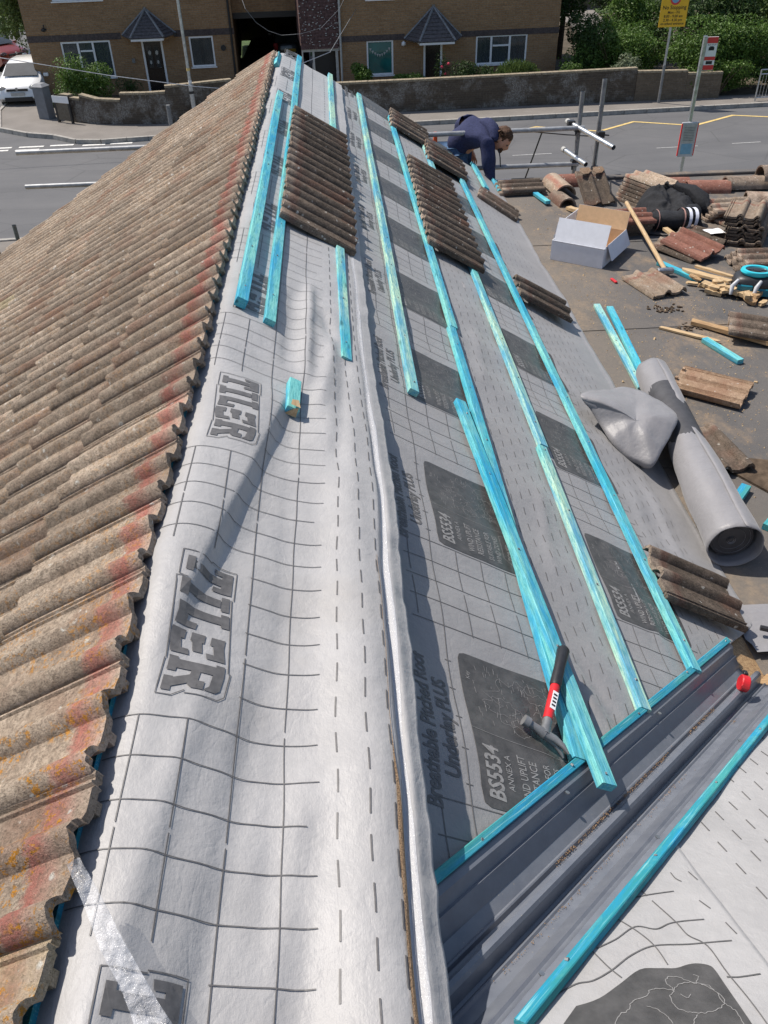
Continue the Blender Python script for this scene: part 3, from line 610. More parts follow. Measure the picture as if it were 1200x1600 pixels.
# ---------------------------------------------------------------- vegetation
def leaves(name, c, rad, n, size, mat, parent=None, seed=1, lumps=7, flat=0, spiky=0):
    rr = random.Random(seed); V = []; F = []; c = Vector(c)
    L_ = []
    for i in range(lumps):
        v = Vector((rr.gauss(0, 1), rr.gauss(0, 1), rr.gauss(0, .9))).normalized()*rr.uniform(.25, .72)
        L_.append((Vector((v.x*rad[0], v.y*rad[1], v.z*rad[2])), rr.uniform(.32, .58)))
    for i in range(n):
        o, k = rr.choice(L_); d = Vector((rr.gauss(0, 1), rr.gauss(0, 1), rr.gauss(0, 1))).normalized()
        s_ = rr.uniform(.35, 1.0)**.4 * (1 + .25*noise.noise(d*2.3+o*3))
        p = o + Vector((d.x*rad[0], d.y*rad[1], d.z*rad[2]))*k*s_
        if c.z + p.z < .14: p.z = .14 - c.z + rr.random()*.1
        a = Vector((rr.gauss(0, 1), rr.gauss(0, 1), rr.gauss(0, 1)+(.6 if not spiky else 0))).normalized(); nrm = (a + d*.7).normalized()
        t = nrm.orthogonal().normalized(); t = (t*math.cos(rr.random()*6.28) + nrm.cross(t)*math.sin(rr.random()*6.28)).normalized()
        if spiky: t = (Vector((rr.gauss(0, .3), rr.gauss(0, .3), 1)) + d*.4).normalized(); nrm = t.orthogonal()
        b = nrm.cross(t); sz = size*rr.uniform(.6, 1.3); wd = sz*(.12 if spiky else .42); P = c+p; k0 = len(V)
        V += [P - t*sz*.5, P + b*wd*.5 + nrm*sz*.06, P + t*sz*.5, P - b*wd*.5 + nrm*sz*.06]; F.append((k0, k0+1, k0+2, k0+3))
    me = bpy.data.meshes.new(name); me.from_pydata([tuple(v) for v in V], [], F); me.materials.append(mat)
    return link(bpy.data.objects.new(name, me), parent)
def bush(label, pos, rad, n, size, mat, cat='bush', name='bush', seed=1, group=None, spiky=0, stems=5, lumps=7):
    r = thing(name, label, cat, (pos[0], pos[1], .1), group=group)
    o = leaves('foliage', (0, 0, pos[2]), rad, n, size, M[mat], r, seed, lumps, spiky=spiky)
    m = MB(); rr = random.Random(seed+99)
    for i in range(stems):
        a = rr.random()*6.28; q = Vector((math.cos(a)*rad[0]*.5, math.sin(a)*rad[1]*.5, pos[2]+rad[2]*.4)); m.tube([(math.cos(a)*.06, math.sin(a)*.06, 0), q*.5+Vector((0, 0, .1)), q], .03, 5, r1=.01)
    m.obj('stem', M['bark'], r)
    return r
bush('large rounded green bush under the left house window', (-9.15, 36.6, 1.05), (1.35, 1.0, 1.15), 9000, .10, 'leaf', seed=3, lumps=11)
bush('low yellow green plant beside the wall end, left of the large bush', (-10.3, 36.4, .35), (.55, .4, .3), 900, .10, 'leaf_light', 'plant', 'plant', seed=4)
bush('thin straggly brown green shrub between the large bush and the front door', (-7.85, 38.6, .5), (.6, .4, .55), 900, .08, 'leaf_dark', 'shrub', 'shrub', seed=5)
bush('rounded bright green shrub by the bunting window', (1.75, 36.0, 1.02), (.62, .5, .55), 3000, .09, 'leaf', 'shrub', 'shrub', seed=6)
bush('low flat green hedge below the tile hung bay', (.15, 35.9, .78), (.85, .5, .32), 2600, .06, 'leaf', 'hedge', 'hedge', seed=7)
bush('low mixed shrub between the bunting window and the porch', (3.4, 35.9, .82), (.85, .5, .42), 2600, .08, 'leaf', 'shrub', 'shrub', seed=8)
bush('dark olive shrub right of the right hand porch', (6.0, 35.9, 1.0), (.95, .55, .6), 3600, .08, 'leaf_dark', 'shrub', 'shrub', seed=9)
bush('pale feathery grass like shrub under the three light window', (7.9, 35.8, .95), (1.25, .5, .5), 4200, .20, 'leaf_light', 'shrub', 'shrub', seed=10, spiky=1)
bush('small clipped green bush at the right corner of the brick house', (10.0, 35.9, .85), (.65, .5, .42), 2200, .07, 'leaf', seed=11)
r = bush('pink rose bush in front of the right hand front door', (4.85, 36.1, 1.05), (.45, .35, .75), 700, .07, 'leaf_dark', 'bush', 'rose_bush', seed=12)
for p in ((-.05, -.3, 1.25), (.2, -.3, 1.35), (-.2, -.3, .75), (.0, -.33, .62), (.1, -.25, 1.0)):
    m = MB(); m.ball(p, .055, 1, rough=.6); m.obj('flower', M['pink'], r)
# overgrown hedge, trees right
bush('overgrown bright green climbing hedge spilling over the wall at the right', (16.2, 36.4, 1.35), (2.7, 1.3, 1.25), 20000, .13, 'leaf', 'hedge', 'hedge', seed=21, lumps=16)
bush('dense green hedge between the yellow sign and the brick house', (12.2, 37.6, 1.2), (2.1, 1.3, 1.25), 13000, .12, 'leaf', 'hedge', 'hedge', seed=22, lumps=14)
bush('silver leaved shrub behind the garden wall in the middle of the hedge', (12.0, 35.7, 1.15), (.65, .5, .55), 1500, .10, 'leaf_grey', 'shrub', 'shrub', seed=23)
bush('dark ivy covered shrub in the shade at the corner of the brick house', (10.9, 38.6, 1.5), (.9, 1.2, 1.6), 7000, .11, 'leaf_dark', 'shrub', 'shrub', seed=24, lumps=9)
bush('light green bush at the far right edge of the hedge', (20.8, 38.6, 1.7), (2.6, 1.6, 1.6), 10000, .15, 'leaf_light', 'hedge', 'hedge', seed=25, lumps=12)
bush('dark trailing foliage hanging over the low wall down to the pavement at the right', (15.6, 35.1, .75), (1.9, .55, .75), 8000, .10, 'leaf', 'hedge', 'hedge', seed=51, lumps=12)
bush('dark green foliage behind the guard rail at the right edge', (19.0, 35.9, .8), (1.7, .6, .95), 8000, .12, 'leaf_dark', 'hedge', 'hedge', seed=52, lumps=10)
def tree(label, x, y, h, rad, n, mat, seed, size=.16):
    r = thing('tree', label, 'tree', (x, y, .1)); rr = random.Random(seed)
    m = MB(); m.tube([(0, 0, 0), (.05, 0, h*.3), (-.05, .05, h*.6)], .16, 8, r1=.08)
    for i in range(6):
        a = rr.random()*6.28; m.tube([(0, 0, h*.35), (math.cos(a)*rad[0]*.5, math.sin(a)*rad[1]*.5, h*.7)], .06, 6, r1=.02)
    m.obj('trunk', M['bark'], r, sm=40); leaves('crown', (0, 0, h*.62), rad, n, size, M[mat], r, seed, 14)
    return r
tree('dark tree behind the yellow sign with the road beyond', 14.6, 44.0, 5.4, (2.6, 2.2, 2.2), 12000, 'leaf_dark', 31)
tree('bushy tree behind the overgrown hedge at the right', 21.0, 46.0, 6.0, (3.6, 2.4, 2.6), 14000, 'leaf', 32)
tree('dark tree close behind the corner of the brick house', 11.5, 44.5, 5.5, (1.6, 1.6, 2.4), 8000, 'leaf_dark', 33)
tree('light green tree left of the left hand house behind the cars', -13.4, 45.5, 5.2, (1.6, 1.6, 2.3), 11000, 'leaf_light', 34)
tree('dark green tree at the top left corner behind the red car', -17.5, 54, 6, (3.0, 2.0, 2.8), 9000, 'leaf', 35)
bush('broad dark green hedge mass farther back behind the overgrown hedge', (17.6, 40.2, 1.9), (4.2, 1.5, 1.9), 22000, .16, 'leaf_dark', 'hedge', 'hedge', seed=41, lumps=18)
bush('mid green hedge mass behind the yellow sign', (13.3, 41.0, 1.6), (2.4, 1.4, 1.7), 13000, .15, 'leaf', 'hedge', 'hedge', seed=42, lumps=13)
tree('tall leafy tree at the top right corner beyond the hedges', 26.0, 52.0, 6.5, (4.5, 2.8, 3.0), 14000, 'leaf', 43)
sheet_poly('rear_path', [(14.2, 47), (15.7, 47), (19, 70), (15.5, 70)], .135, M['pave'])
garden_wall('distant pale boundary wall beyond the hedge trees', [(10, 62.0), (40, 64)], [(2.0, 2.0)], M['brick_wall2'])
garden_wall('distant brick boundary wall beyond the parked cars', [(-40, 66.0), (-12, 64)], [(1.8, 1.8)], M['brick_wall2'])
# ---------------------------------------------------------------- cars
def car(label, loc, rotz, paint, plate='white', kind='hatch'):
    r = thing('parked_car', label, 'car', loc, (0, 0, rotz))
    # local: x forward, y left
    W = .86; prof = [(-1.95, .32), (-2.0, .62), (-1.93, .92), (-1.75, 1.35), (-1.35, 1.49), (-.3, 1.52), (.35, 1.40), (1.05, .98), (1.75, .84), (1.96, .66), (1.98, .36), (1.6, .20), (-1.6, .20)]
    if kind == 'estate': prof[2:5] = [(-2.05, .95), (-1.95, 1.4), (-1.6, 1.52)]
    m = MB(); P = []
    for yy, k in ((-W, .0), (-W*.97, .10), (-W*.5, .16), (0, .18), (W*.5, .16), (W*.97, .10), (W, .0)):
        row = []
        for x, z in prof:
            inset = 0 if z < .95 else (z-.95)*.42
            y2 = yy*(1 - inset/W*1.0); endr = -.10*(abs(yy)/W)**3 if abs(x) > 1.7 else 0
            row.append((x*(1+endr*.6), y2, z + (k-.18)*.25*(1 if z > .8 else 0)))
        P.append(row)
    V = m.grid(P, closeu=True); m.face(V[0][::-1]); m.face(V[-1])
    m.obj('body', paint, r, sm=50)
    q = MB(); q.grid([[(.38, yy, 1.405), (1.0, yy*1.16, 1.03)] for yy in (-.60, -.3, 0, .3, .60)]); bmesh.ops.translate(q.bm, vec=(.012, 0, .025), verts=q.bm.verts); q.obj('windscreen', M['carglass'], r)
    q = MB(); q.quad((-1.78, -.62, 1.32), (-1.78, .62, 1.32), (-1.945, .72, .98), (-1.945, -.72, .98)); bmesh.ops.translate(q.bm, vec=(-.035, 0, .0), verts=q.bm.verts); q.obj('rear_window', M['carglass'], r)
    for s in (-1, 1):
        q = MB(); q.face([q.bm.verts.new((x, s*(y_+.03), z)) for x, y_, z in ((.25, .655, 1.38), (.85, .79, 1.02), (-.35, .80, 1.0), (-.35, .645, 1.42))]); q.face([q.bm.verts.new((x, s*(y_+.03), z)) for x, y_, z in ((-.42, .645, 1.42), (-.42, .80, 1.0), (-1.6, .80, 1.02), (-1.45, .66, 1.36))]); q.obj('side_window', M['carglass'], r)
        q = MB(); q.box((.75, s*.98, 1.02), (.12, .2, .13)); q.obj('wing_mirror', paint, r, bevel=.02)
        q = MB(); q.ball((1.80, s*.62, .72), .17, 2, (.62, 1.1, .62)); q.obj('headlight', M['glass'], r, sm=60)
        q = MB(); q.ball((-1.93, s*.68, .85), .13, 2, (.4, .9, 1.4)); q.obj('tail_light', M['signred'], r, sm=60)
        for x in (-1.25, 1.22):
            q = MB(); q.tube([(x, s*.70, .30), (x, s*.885, .30)], .30, 20); w_ = q.obj('wheel', M['rubber'], r); q = MB(); q.tube([(x, s*.88, .30), (x, s*.895, .30)], .19, 14); q.obj('rim', M['galv'], w_)
    q = MB(); q.bb(1.95, 2.0, -.55, .55, .28, .42); q.obj('lower_grille', M['black'], r); q = MB(); q.bb(1.90, 1.975, -.42, .42, .64, .72); q.obj('grille', M['black'], r)
    q = MB(); q.bb(1.965, 2.01, -.27, .27, .48, .60); q.obj('number_plate', M['curtain'], r); q = MB(); q.bb(-2.02, -1.96, -.27, .27, .60, .72); q.obj('number_plate', M['signyellow'], r)
    q = MB(); q.tube([(1.97, 0, .72), (1.985, 0, .72)], .06, 12); q.obj('badge', M['steel'], r)
    return r
car('white hatchback parked facing the road beside the grey pier', (-12.35, 40.0, 0.0), R_(-88), M['carwhite'])
car('silver white car parked behind the white hatchback, half hidden by the house', (-12.9, 45.6, 0.0), R_(-80), M['carblue'], kind='estate')
car('dark red car parked at the left edge behind the white hatchback', (-16.6, 48.6, 0.0), R_(-35), M['carred'], kind='estate')
car('black car parked in the dark passage between the houses', (-1.45, 47.2, .1), R_(92), M['cardark'])
# overhead cable and step ladder
m = MB(); pts = [Vector((-14, 30, 3.9)), Vector((-9.85, 30, 2.99)), Vector((-6.6, 30, 2.39)), Vector((-3.9, 30, 1.98)), Vector((-2.6, 30.2, 1.81)), Vector((.5, 33, 2.4)), Vector((1.6, 37.4, 3.2))]
m.tube(pts, .013, 6); single(m, 'overhead_cable', M['galv'], 'thin pale cable slung across the road at the left', 'cable')
m = MB(); m.tube([(-2.3, 31, 4.6), (-2.05, 30, 4.1), (-1.76, 30, 3.72), (-1.4, 30, 3.48), (-1.0, 30, 3.35), (-.4, 30, 3.37), (.25, 30.5, 3.45), (.9, 33, 3.7), (1.6, 37.4, 4.3)], .006, 6); single(m, 'looped_cable', M['galv_dark'], 'thin cable sagging in front of the passage and the tile hung bay', 'cable')
r = thing('step_ladder', 'small wooden frame standing at the left edge near the pavement', 'frame', (-8.1, 20.6, .1))
m = MB(); m.tube([(0, 0, 1.3), (.25, -.1, 0)], .035, 6); m.obj('leg', M['wood_old'], r); m = MB(); m.tube([(0, 0, 1.3), (-.5, .3, 0)], .035, 6); m.obj('leg', M['wood_old'], r); m = MB(); m.tube([(-.35, .2, .4), (.17, -.07, .4)], .025, 6); m.obj('cross_bar', M['wood_old'], r)
# ================================================================ the roof under repair
TH = R_(30.8); CT, ST = math.cos(TH), math.sin(TH); RZ = 5.89; TT = math.tan(TH); FZ = 4.63
def PR(d, y, o=0): return Vector((d*CT + o*ST, y, RZ - d*ST + o*CT))
def PL(d, y, o=0): return Vector((-d*CT - o*ST, y, RZ - d*ST + o*CT))
def PB(x, y, o=0): return Vector((x, y + o*ST, RZ - TT*(y-.1) + o*CT))
bung = thing('bungalow', 'house being reroofed, old tiles on its left slope, grey underlay on its right', 'house', (0, 0, 0))
m = MB(); m.bb(-3.35, 1.95, -3.0, 8.75, -.1, 3.9); m.bb(1.95, 7.6, 2.35, 8.7, -.1, FZ-.30); m.bb(1.96, 7.0, -2.6, 2.34, -.1, 4.3); boxuv(m.obj('wall', M['brick'], bung))
# unseen solid slabs at the rafter plane, added to block light
def slab(m, q, t=.05):
    n = (q[1]-q[0]).cross(q[3]-q[0]).normalized()
    if n.z < 0: n = -n
    m.prism([v-n*t for v in q], n*t)
m = MB()
slab(m, [PL(.03, -3, -.03), PL(.03, 8.8, -.03), PL(4.3, 8.8, -.03), PL(4.3, -3, -.03)])
slab(m, [PR(.03, .1, -.03), PR(.03, 9.0, -.03), PR(2.42, 9.0, -.03), PR(2.42, .1, -.03)])
slab(m, [PB(.03, .13, -.03), PB(7.0, .13, -.03), PB(7.0, 2.2, -.03), PB(2.1, 2.2, -.03)])
slab(m, [Vector((0, .07, RZ-.03)), Vector((7, .07, RZ-.03)), Vector((7, -2.9, RZ-.03-2.97*TT)), Vector((0, -2.9, RZ-.03-2.97*TT))])
m.obj('light_block_slab', M['wood_old'], bung)
m = MB(); m.prism([(0, 0, RZ-.08), (-3.6, 0, RZ-.08-3.6*TT), (2.05, 0, RZ-.08-2.05*TT)], (0, .1, 0)); bmesh.ops.translate(m.bm, vec=(0, 8.66, 0), verts=m.bm.verts); m.obj('gable', M['render'], bung)
# flat roof of the extension
m = MB(); m.prism([(2.02, 2.15, FZ-.28), (7.8, 2.15, FZ-.28), (7.8, 8.98, FZ-.28), (2.02, 8.98, FZ-.28)], (0, 0, .28))
o = m.obj('flat_roof', M['felt']); o['kind'] = 'structure'
for y in (3.62, 5.33, 7.05): m = MB(); m.bb(2.1, 7.79, y, y+.10, FZ+.002, FZ+.005); m.obj('felt_lap', M['felt'], o, bevel=.001)
m = MB(); m.bb(2.3, 7.8, 8.90, 8.99, FZ+.001, FZ+.03); m.obj('edge_kerb', M['felt'], o, bevel=.006)
m = MB(); m.bb(2.02, 7.82, 8.981, 9.0, FZ-.3, FZ+.02); m.obj('fascia', M['white'], o)
# ---------------------------------------------------------------- tile meshes
TW, TL = .300, .430
def tprof(seed=0):
    P = []
    def roll(x0, x1, h, n=8, base=.007):
        for i in range(n+1):
            t = i/n; P.append((x0+(x1-x0)*t, base + (h-base)*math.sin(math.pi*t)**.8))
    roll(0.0, .062, .036); P += [(.075, .005), (.10, .003), (.125, .005)]; roll(.135, .197, .036); P += [(.210, .005), (.232, .003), (.258, .005)]
    P += [(.264, .001), (.268, .008), (.273, .008), (.277, .0), (.283, .0), (.287, .007), (.292, .007), (.298, -.002)]
    return P
def tile_mesh(seed, name='roof_tile', mats=None, broken=0, tw=TW):
    rr = random.Random(seed); P = tprof(); m = MB(); ny = 5; rows = []; k = tw/TW
    for j in range(ny+1):
        y = TL*j/ny; row = []
        for x, z in P:
            yy = y + (rr.uniform(-.003, .003) if 0 < j < ny else rr.uniform(-.0035, .0035)+.004*noise.noise(Vector((x*30, j, seed))))
            if broken and j == ny: yy -= broken*(.5+.5*math.sin(x*40+seed))*rr.uniform(.6, 1)
            row.append((x*k, yy, z + rr.uniform(-.0007, .0007) + (0.0 if j < ny else -.002)))
        rows.append(row)
    T = m.grid(rows)
    bot = [[(x, y, z-.013-(.004 if 0 < j < ny else .006)) for (x, y, z) in rows[j]] for j in (0, ny)]
    Bv = m.grid(bot)
    for a, b in ((T[0], Bv[0]), (T[-1], Bv[-1])):
        for i in range(len(a)-1): m.face([a[i], a[i+1], b[i+1], b[i]])
    for s in (0, -1):
        m.face([T[j][s] for j in range(ny+1)] + [Bv[1][s], Bv[0][s]])
    # hanging nibs
    for x in (.10, .235): m.bb(x*k-.012, x*k+.012, .004, .02, -.034, -.010)
    me = m.mesh(name, mats or [M['tile']], 38); return me
TM = [tile_mesh(i) for i in range(5)]; TTOP = [tile_mesh(40+i, mats=[M['tile_top']]) for i in range(4)]; TD = [tile_mesh(10+i, mats=[M['tile_dark']]) for i in range(3)]
TRED = tile_mesh(30, mats=[M['tile_red']]); TTAN = tile_mesh(31, mats=[M['tile_tan']]); TPALE = tile_mesh(32, mats=[M['tile_pale']])
from bpy_extras.object_utils import world_to_camera_view
def inview(p, mg=.06):
    sc.render.resolution_x = 768; sc.render.resolution_y = 1024
    v = world_to_camera_view(sc, cam, Vector(p)); return -mg < v.x < 1+mg and -mg < v.y < 1+mg and v.z > 0
sc.render.resolution_x = 768; sc.render.resolution_y = 1024; bpy.context.view_layer.update()
# ---------------------------------------------------------------- left slope tiling
WL = .285; rest = bmesh.new(); nvis = 0; GA = .335; cand = []
for cidx in range(12):
    for j in range(-8, 31):
        y0 = .08 + j*WL; d1 = .455 + GA*cidx; d0 = d1 - TL
        vis = any(inview(PL(d1 - a, y0 + b, .05)) for a in (0, .2, .4) for b in (0, .28))
        cand.append(((PL(d1, y0)-cam.location).length if vis else 1e9, cidx, j, y0, d0, vis))
cand.sort(key=lambda c: c[0]); 
for i, (_, cidx, j, y0, d0, vis) in enumerate(cand):
    rr = random.Random(cidx*100+j)
    yv = Vector((-CT, 0, -ST)); zv = Vector((-ST, 0, CT)); til = .066 + rr.uniform(-.006, .006); yaw = rr.uniform(-.008, .008)
    y2 = (yv + zv*til*1.0).normalized(); y2 = (y2 + Vector((0, 1, 0))*yaw).normalized(); x2 = y2.cross(zv).normalized(); z2 = x2.cross(y2)
    mt = basis(PL(d0 + rr.uniform(-.006, .006), y0 + rr.uniform(-.003, .003), .048), x2, y2, z2)
    me = TPALE if (cidx, j) in ((0, 1), (3, 9), (6, 20)) else TTOP[rr.randrange(4)] if cidx == 0 else TM[rr.randrange(5)]
    if vis and i < 300:
        o = bpy.data.objects.new('roof_tile', me); link(o, bung); o.matrix_world = mt
    else:
        b = bmesh.new(); b.from_mesh(TM[0]); bmesh.ops.transform(b, matrix=mt, verts=b.verts); tmp = bpy.data.meshes.new('x'); b.to_mesh(tmp); b.free(); rest.from_mesh(tmp); bpy.data.meshes.remove(tmp)
me = bpy.data.meshes.new('roof_tile_field'); rest.to_mesh(me); rest.free(); me.materials.append(M['tile']); smooth(me, 38); link(bpy.data.objects.new('roof_tile_field', me), bung)['kind'] = 'stuff'
# verge mortar at far end of left slope
m = MB(); m.prism([PL(.0, 8.62, -.02), PL(4.2, 8.62, -.02), PL(4.2, 8.62, .05), PL(.0, 8.62, .05)], (0, .22, 0)); m.obj('verge_mortar', M['kerb'], bung)
# battens of the left slope seen under the tile heads
for k in range(1, 3):
    m = MB(); 
    for i in range(3): m.prism([PL(.062 if k == 1 else .40, -2+i*3.62, .0), PL(.107 if k == 1 else .445, -2+i*3.62, .0), PL(.107 if k == 1 else .445, -2+i*3.62, .024), PL(.062 if k == 1 else .40, -2+i*3.62, .024)], (0, 3.6, 0))
    m.obj('tile_batten', M['batten_teal'], bung)
m = MB(); m.prism([PL(-.005, 8.3, .0), PL(.045, 8.3, .0), PL(.045, 8.3, .04), PL(-.005, 8.3, .04)], (0, .60, 0)); m.obj('batten_end', M['batten'], bung)
# ---------------------------------------------------------------- underlay sheets
def ss(a, b, x):
    t = max(0, min(1, (x-a)/(b-a))); return t*t*(3-2*t)
def ga(x, s): return math.exp(-x*x/(2*s*s))
def seg_t(d, y, d0, y0, d1, y1):
    L2 = (d1-d0)**2+(y1-y0)**2; t = ((d-d0)*(d1-d0)+(y-y0)*(y1-y0))/L2
    s = ((d-d0)*(y1-y0)-(y-y0)*(d1-d0))/math.sqrt(L2); return t, s       # s>0: right side when walking towards the camera
def n2(x, y, sd=0): return noise.noise(Vector((x, y, sd)))
def rise(y): 
    if y > 3.3: return .012 + .012*ss(6, 3.3, y)
    return .024 + .086*ss(3.3, 1.25, y)
def h1(d, y):
    h = .010
    r = rise(y) + .008*n2(y*3.1, 0, 5)*ss(4, 1, y)
    h += r*ss(.28, .50, d)
    gd = .580 + .004*math.sin(y*7)
    k_ = .042*ss(2.6, .95, y); h -= .17*r*ga(d-gd+k_, .0075); h -= .13*r*ss(.585, .642, d+k_); h += (.006*n2(y*9, 1, 8)+.004*n2(y*22, 1, 9))*ss(.59, .64, d+k_)*ss(7, 3, y)
    # main diagonal fold
    t, s = seg_t(d, y, .290, 2.58, .035, 1.30)
    env = ss(-.08, .12, t)*ss(1.12, .8, t)
    h += env*(.026*ss(-.026, .028, s)*ss(.30, .05, s) - .008*ga(s+.05, .035))
    # fold from batten end to the loose block
    for (a, b, c, e, am, wd) in ((.345, 3.6, .335, 2.75, .022, .020), (.27, 3.5, .265, 2.8, -.010, .022), (.41, 3.4, .47, 3.05, -.012, .02), (.46, 3.2, .38, 2.55, .012, .02), (.50, 3.0, .44, 2.2, -.012, .022), (.12, 1.20, .00, .35, .010, .024), (.26, 1.25, .15, .2, -.011, .028), (.36, 1.05, .24, .1, .011, .026), (.39, 2.2, .36, .3, -.008, .03)):
        t, s = seg_t(d, y, a, b, c, e); h += am*ga(s, wd)*ss(-.15, .15, t)*ss(1.15, .85, t)
    h += .008*n2(d*3.3, y*1.5, 1) + .0035*n2(d*9, y*4.2, 2)
    h += .0035*math.sin(y*21+3*n2(d*3, y))*ss(4.6, 3.3, y)*ga(d-.40, .1)
    return h
def S1(d, y, o=0):
    d -= .042*ss(2.6, .95, y)*ss(.22, .50, d)
    r = .05; q = math.sqrt(d*d+r*r); zz = RZ - ST*q + .012; nx = ST*d/q; n = Vector((nx, 0, math.sqrt(1-nx*nx)))
    return Vector((d*CT, y, zz)) + n*(h1(d, y)+o)
def h2(d, y, sd=0):
    h = .004 - .010*(.5-.5*math.cos(2*math.pi*(y+.1)/.46)) + .006*n2(d*2.6, y*2.2, 3+sd) + .0028*n2(d*8, y*6, 4+sd)
    for (a, b, c, e, am, wd) in ((1.42, 2.75, 1.34, 2.2, .008, .02), (1.25, 1.75, 1.40, 1.38, .012, .022), (1.32, 1.75, 1.46, 1.42, -.010, .02), (1.05, 1.5, 1.15, 1.25, -.008, .02), (1.72, 2.5, 1.8, 2.0, .008, .02), (2.1, 3.2, 2.0, 2.5, .012, .03), (2.25, 3.4, 2.2, 2.6, .014, .03), (1.38, 4.3, 1.3, 3.6, .012, .03), (2.0, 4.4, 2.15, 3.7, .008, .025)):
        t, s = seg_t(d, y, a, b, c, e); h += am*ga(s, wd)*ss(-.2, .2, t)*ss(1.2, .8, t)
    return h
def S2(d, y, o=0): return PR(d, y, h2(d, y)+.006+o)
def S3(d, y, o=0):
    p = PR(min(d, 2.44), y, h2(d, y, 9)*ss(2.5, 2.3, d) + .001+o)
    if d > 2.44: p += Vector((d-2.44, 0, -.01*ss(2.44, 2.5, d)))
    return p
def yrows(y0, y1):
    ys = [y0]; 
    while ys[-1] < y1: ys.append(min(y1, ys[-1] + max(.010, .006*(ys[-1]+1.2))))
    return ys
def make_sheet(name, F, d0, d1, y0, y1, nd, mat, label, parent=None, clip=None, edge=None):
    m = MB(); ys = yrows(y0, y1); P = []
    for y in ys:
        e = edge(y) if edge else 0
        P.append([F(d0+(d1+e-d0)*i/nd, y) for i in range(nd+1)])
    m.grid(P)
    if clip: bmesh.ops.bisect_plane(m.bm, geom=m.bm.verts[:]+m.bm.edges[:]+m.bm.faces[:], plane_co=clip[0], plane_no=clip[1], clear_outer=True)
    for f in m.bm.faces:
        f.normal_update()
        if f.normal.z < 0: f.normal_flip()
    o = m.obj(name, M[mat], None, None, recalc=False); o.data.shade_smooth()
    sol = o.modifiers.new('t', 'SOLIDIFY'); sol.thickness = .0008; sol.offset = -1
    return tag(o, label, 'roofing underlay')
s1 = make_sheet('underlay_sheet', S1, -.16, .640, .02, 9.05, 150, 'under', 'top strip of pale grey roofing underlay draped over the ridge, printed with large dark words', edge=lambda y: .006*n2(y*4, 3, 1)+.004*n2(y*13, 3, 1))
CL = (Vector((0, .297, 0)), Vector((1, -1, 0)))
s2 = make_sheet('underlay_sheet', S2, .42, 1.565, .55, 9.05, 70, 'under_shade', 'middle strip of grey underlay with dark printed panels, below the ridge strip', clip=CL)
s3 = make_sheet('underlay_sheet', S3, 1.40, 2.475, 1.4, 9.05, 64, 'under_shade', 'lowest strip of grey roofing underlay along the eave beside the flat roof', clip=CL, edge=lambda y: .03*n2(y*1.1, 7, 2)+.012*n2(y*4, 7, 2))
# ---- printing draped on the sheets
def cut_grid(bm, step, smax=60):
    for ax in (0, 1):
        lo = min(v.co[ax] for v in bm.verts); hi = max(v.co[ax] for v in bm.verts); n = int((hi-lo)/step)
        for i in range(1, n+1):
            co = Vector((0, 0, 0)); co[ax] = lo+i*(hi-lo)/(n+1); no = Vector((0, 0, 0)); no[ax] = 1
            bmesh.ops.bisect_plane(bm, geom=bm.verts[:]+bm.edges[:]+bm.faces[:], plane_co=co, plane_no=no)
class Print:
    """flat print: pieces in (d, y) of a sheet, mapped on to it"""
    def __init__(s, F, off): s.F = F; s.off = off; s.bm = bmesh.new()
    def piece(s, me, shifts):
        for dy in shifts:
            vs_ = [s.bm.verts.new(s.F(v.co.x, v.co.y+dy, s.off)) for v in me.verts]
            for f in me.faces:
                try: s.bm.faces.new([vs_[v.index] for v in f.verts])
                except ValueError: pass
    def line(s, pts, wd):
        """polyline strip in sheet coordinates"""
        Q = []
        for a, b in zip(pts, pts[1:]):
            L_ = math.hypot(b[0]-a[0], b[1]-a[1]); n = max(1, int(L_/.02)); Q += [(a[0]+(b[0]-a[0])*i/n, a[1]+(b[1]-a[1])*i/n) for i in range(n)]
        Q.append(pts[-1]); prev = None
        for i, (d, y) in enumerate(Q):
            p, q = Q[max(i-1, 0)], Q[min(i+1, len(Q)-1)]; tx, ty = q[0]-p[0], q[1]-p[1]; l = math.hypot(tx, ty) or 1; nx, ny = -ty/l*wd/2, tx/l*wd/2
            a = s.bm.verts.new(s.F(d+nx, y+ny, s.off)); b = s.bm.verts.new(s.F(d-nx, y-ny, s.off))
            if prev: s.bm.faces.new([prev[0], prev[1], b, a])
            prev = (a, b)
    def done(s, name, mat, parent, clip=None):
        if clip: bmesh.ops.bisect_plane(s.bm, geom=s.bm.verts[:]+s.bm.edges[:]+s.bm.faces[:], plane_co=clip[0], plane_no=clip[1], clear_outer=True)
        for f in s.bm.faces:
            f.normal_update()
            if f.normal.z < 0: f.normal_flip()
        me = bpy.data.meshes.new(name); s.bm.to_mesh(me); s.bm.free(); me.materials.append(mat); return link(bpy.data.objects.new(name, me), parent)
def flat(polys, step=.025):
    bm = bmesh.new()
    for p in polys: bm.faces.new([bm.verts.new((x, y, 0)) for x, y in p])
    bmesh.ops.triangulate(bm, faces=bm.faces[:]); cut_grid(bm, step); bm.verts.index_update(); return bm
def text_piece(s, size, place, bold=.01, shear=0, sx=1, step=.03, res=3):
    me = text_mesh(s, size, 0, bold, shear, sx, res=res); bm = bmesh.new(); bm.from_mesh(me); bpy.data.meshes.remove(me)
    for v in bm.verts: v.co = Vector((*place(v.co.x, v.co.y), 0))
    cut_grid(bm, step); bm.verts.index_update(); return bm
PER = .97; REP = [i*PER for i in range(-1, 9)]
R4 = lambda x0, x1, y0, y1: [(x0, y0), (x1, y0), (x1, y1), (x0, y1)]
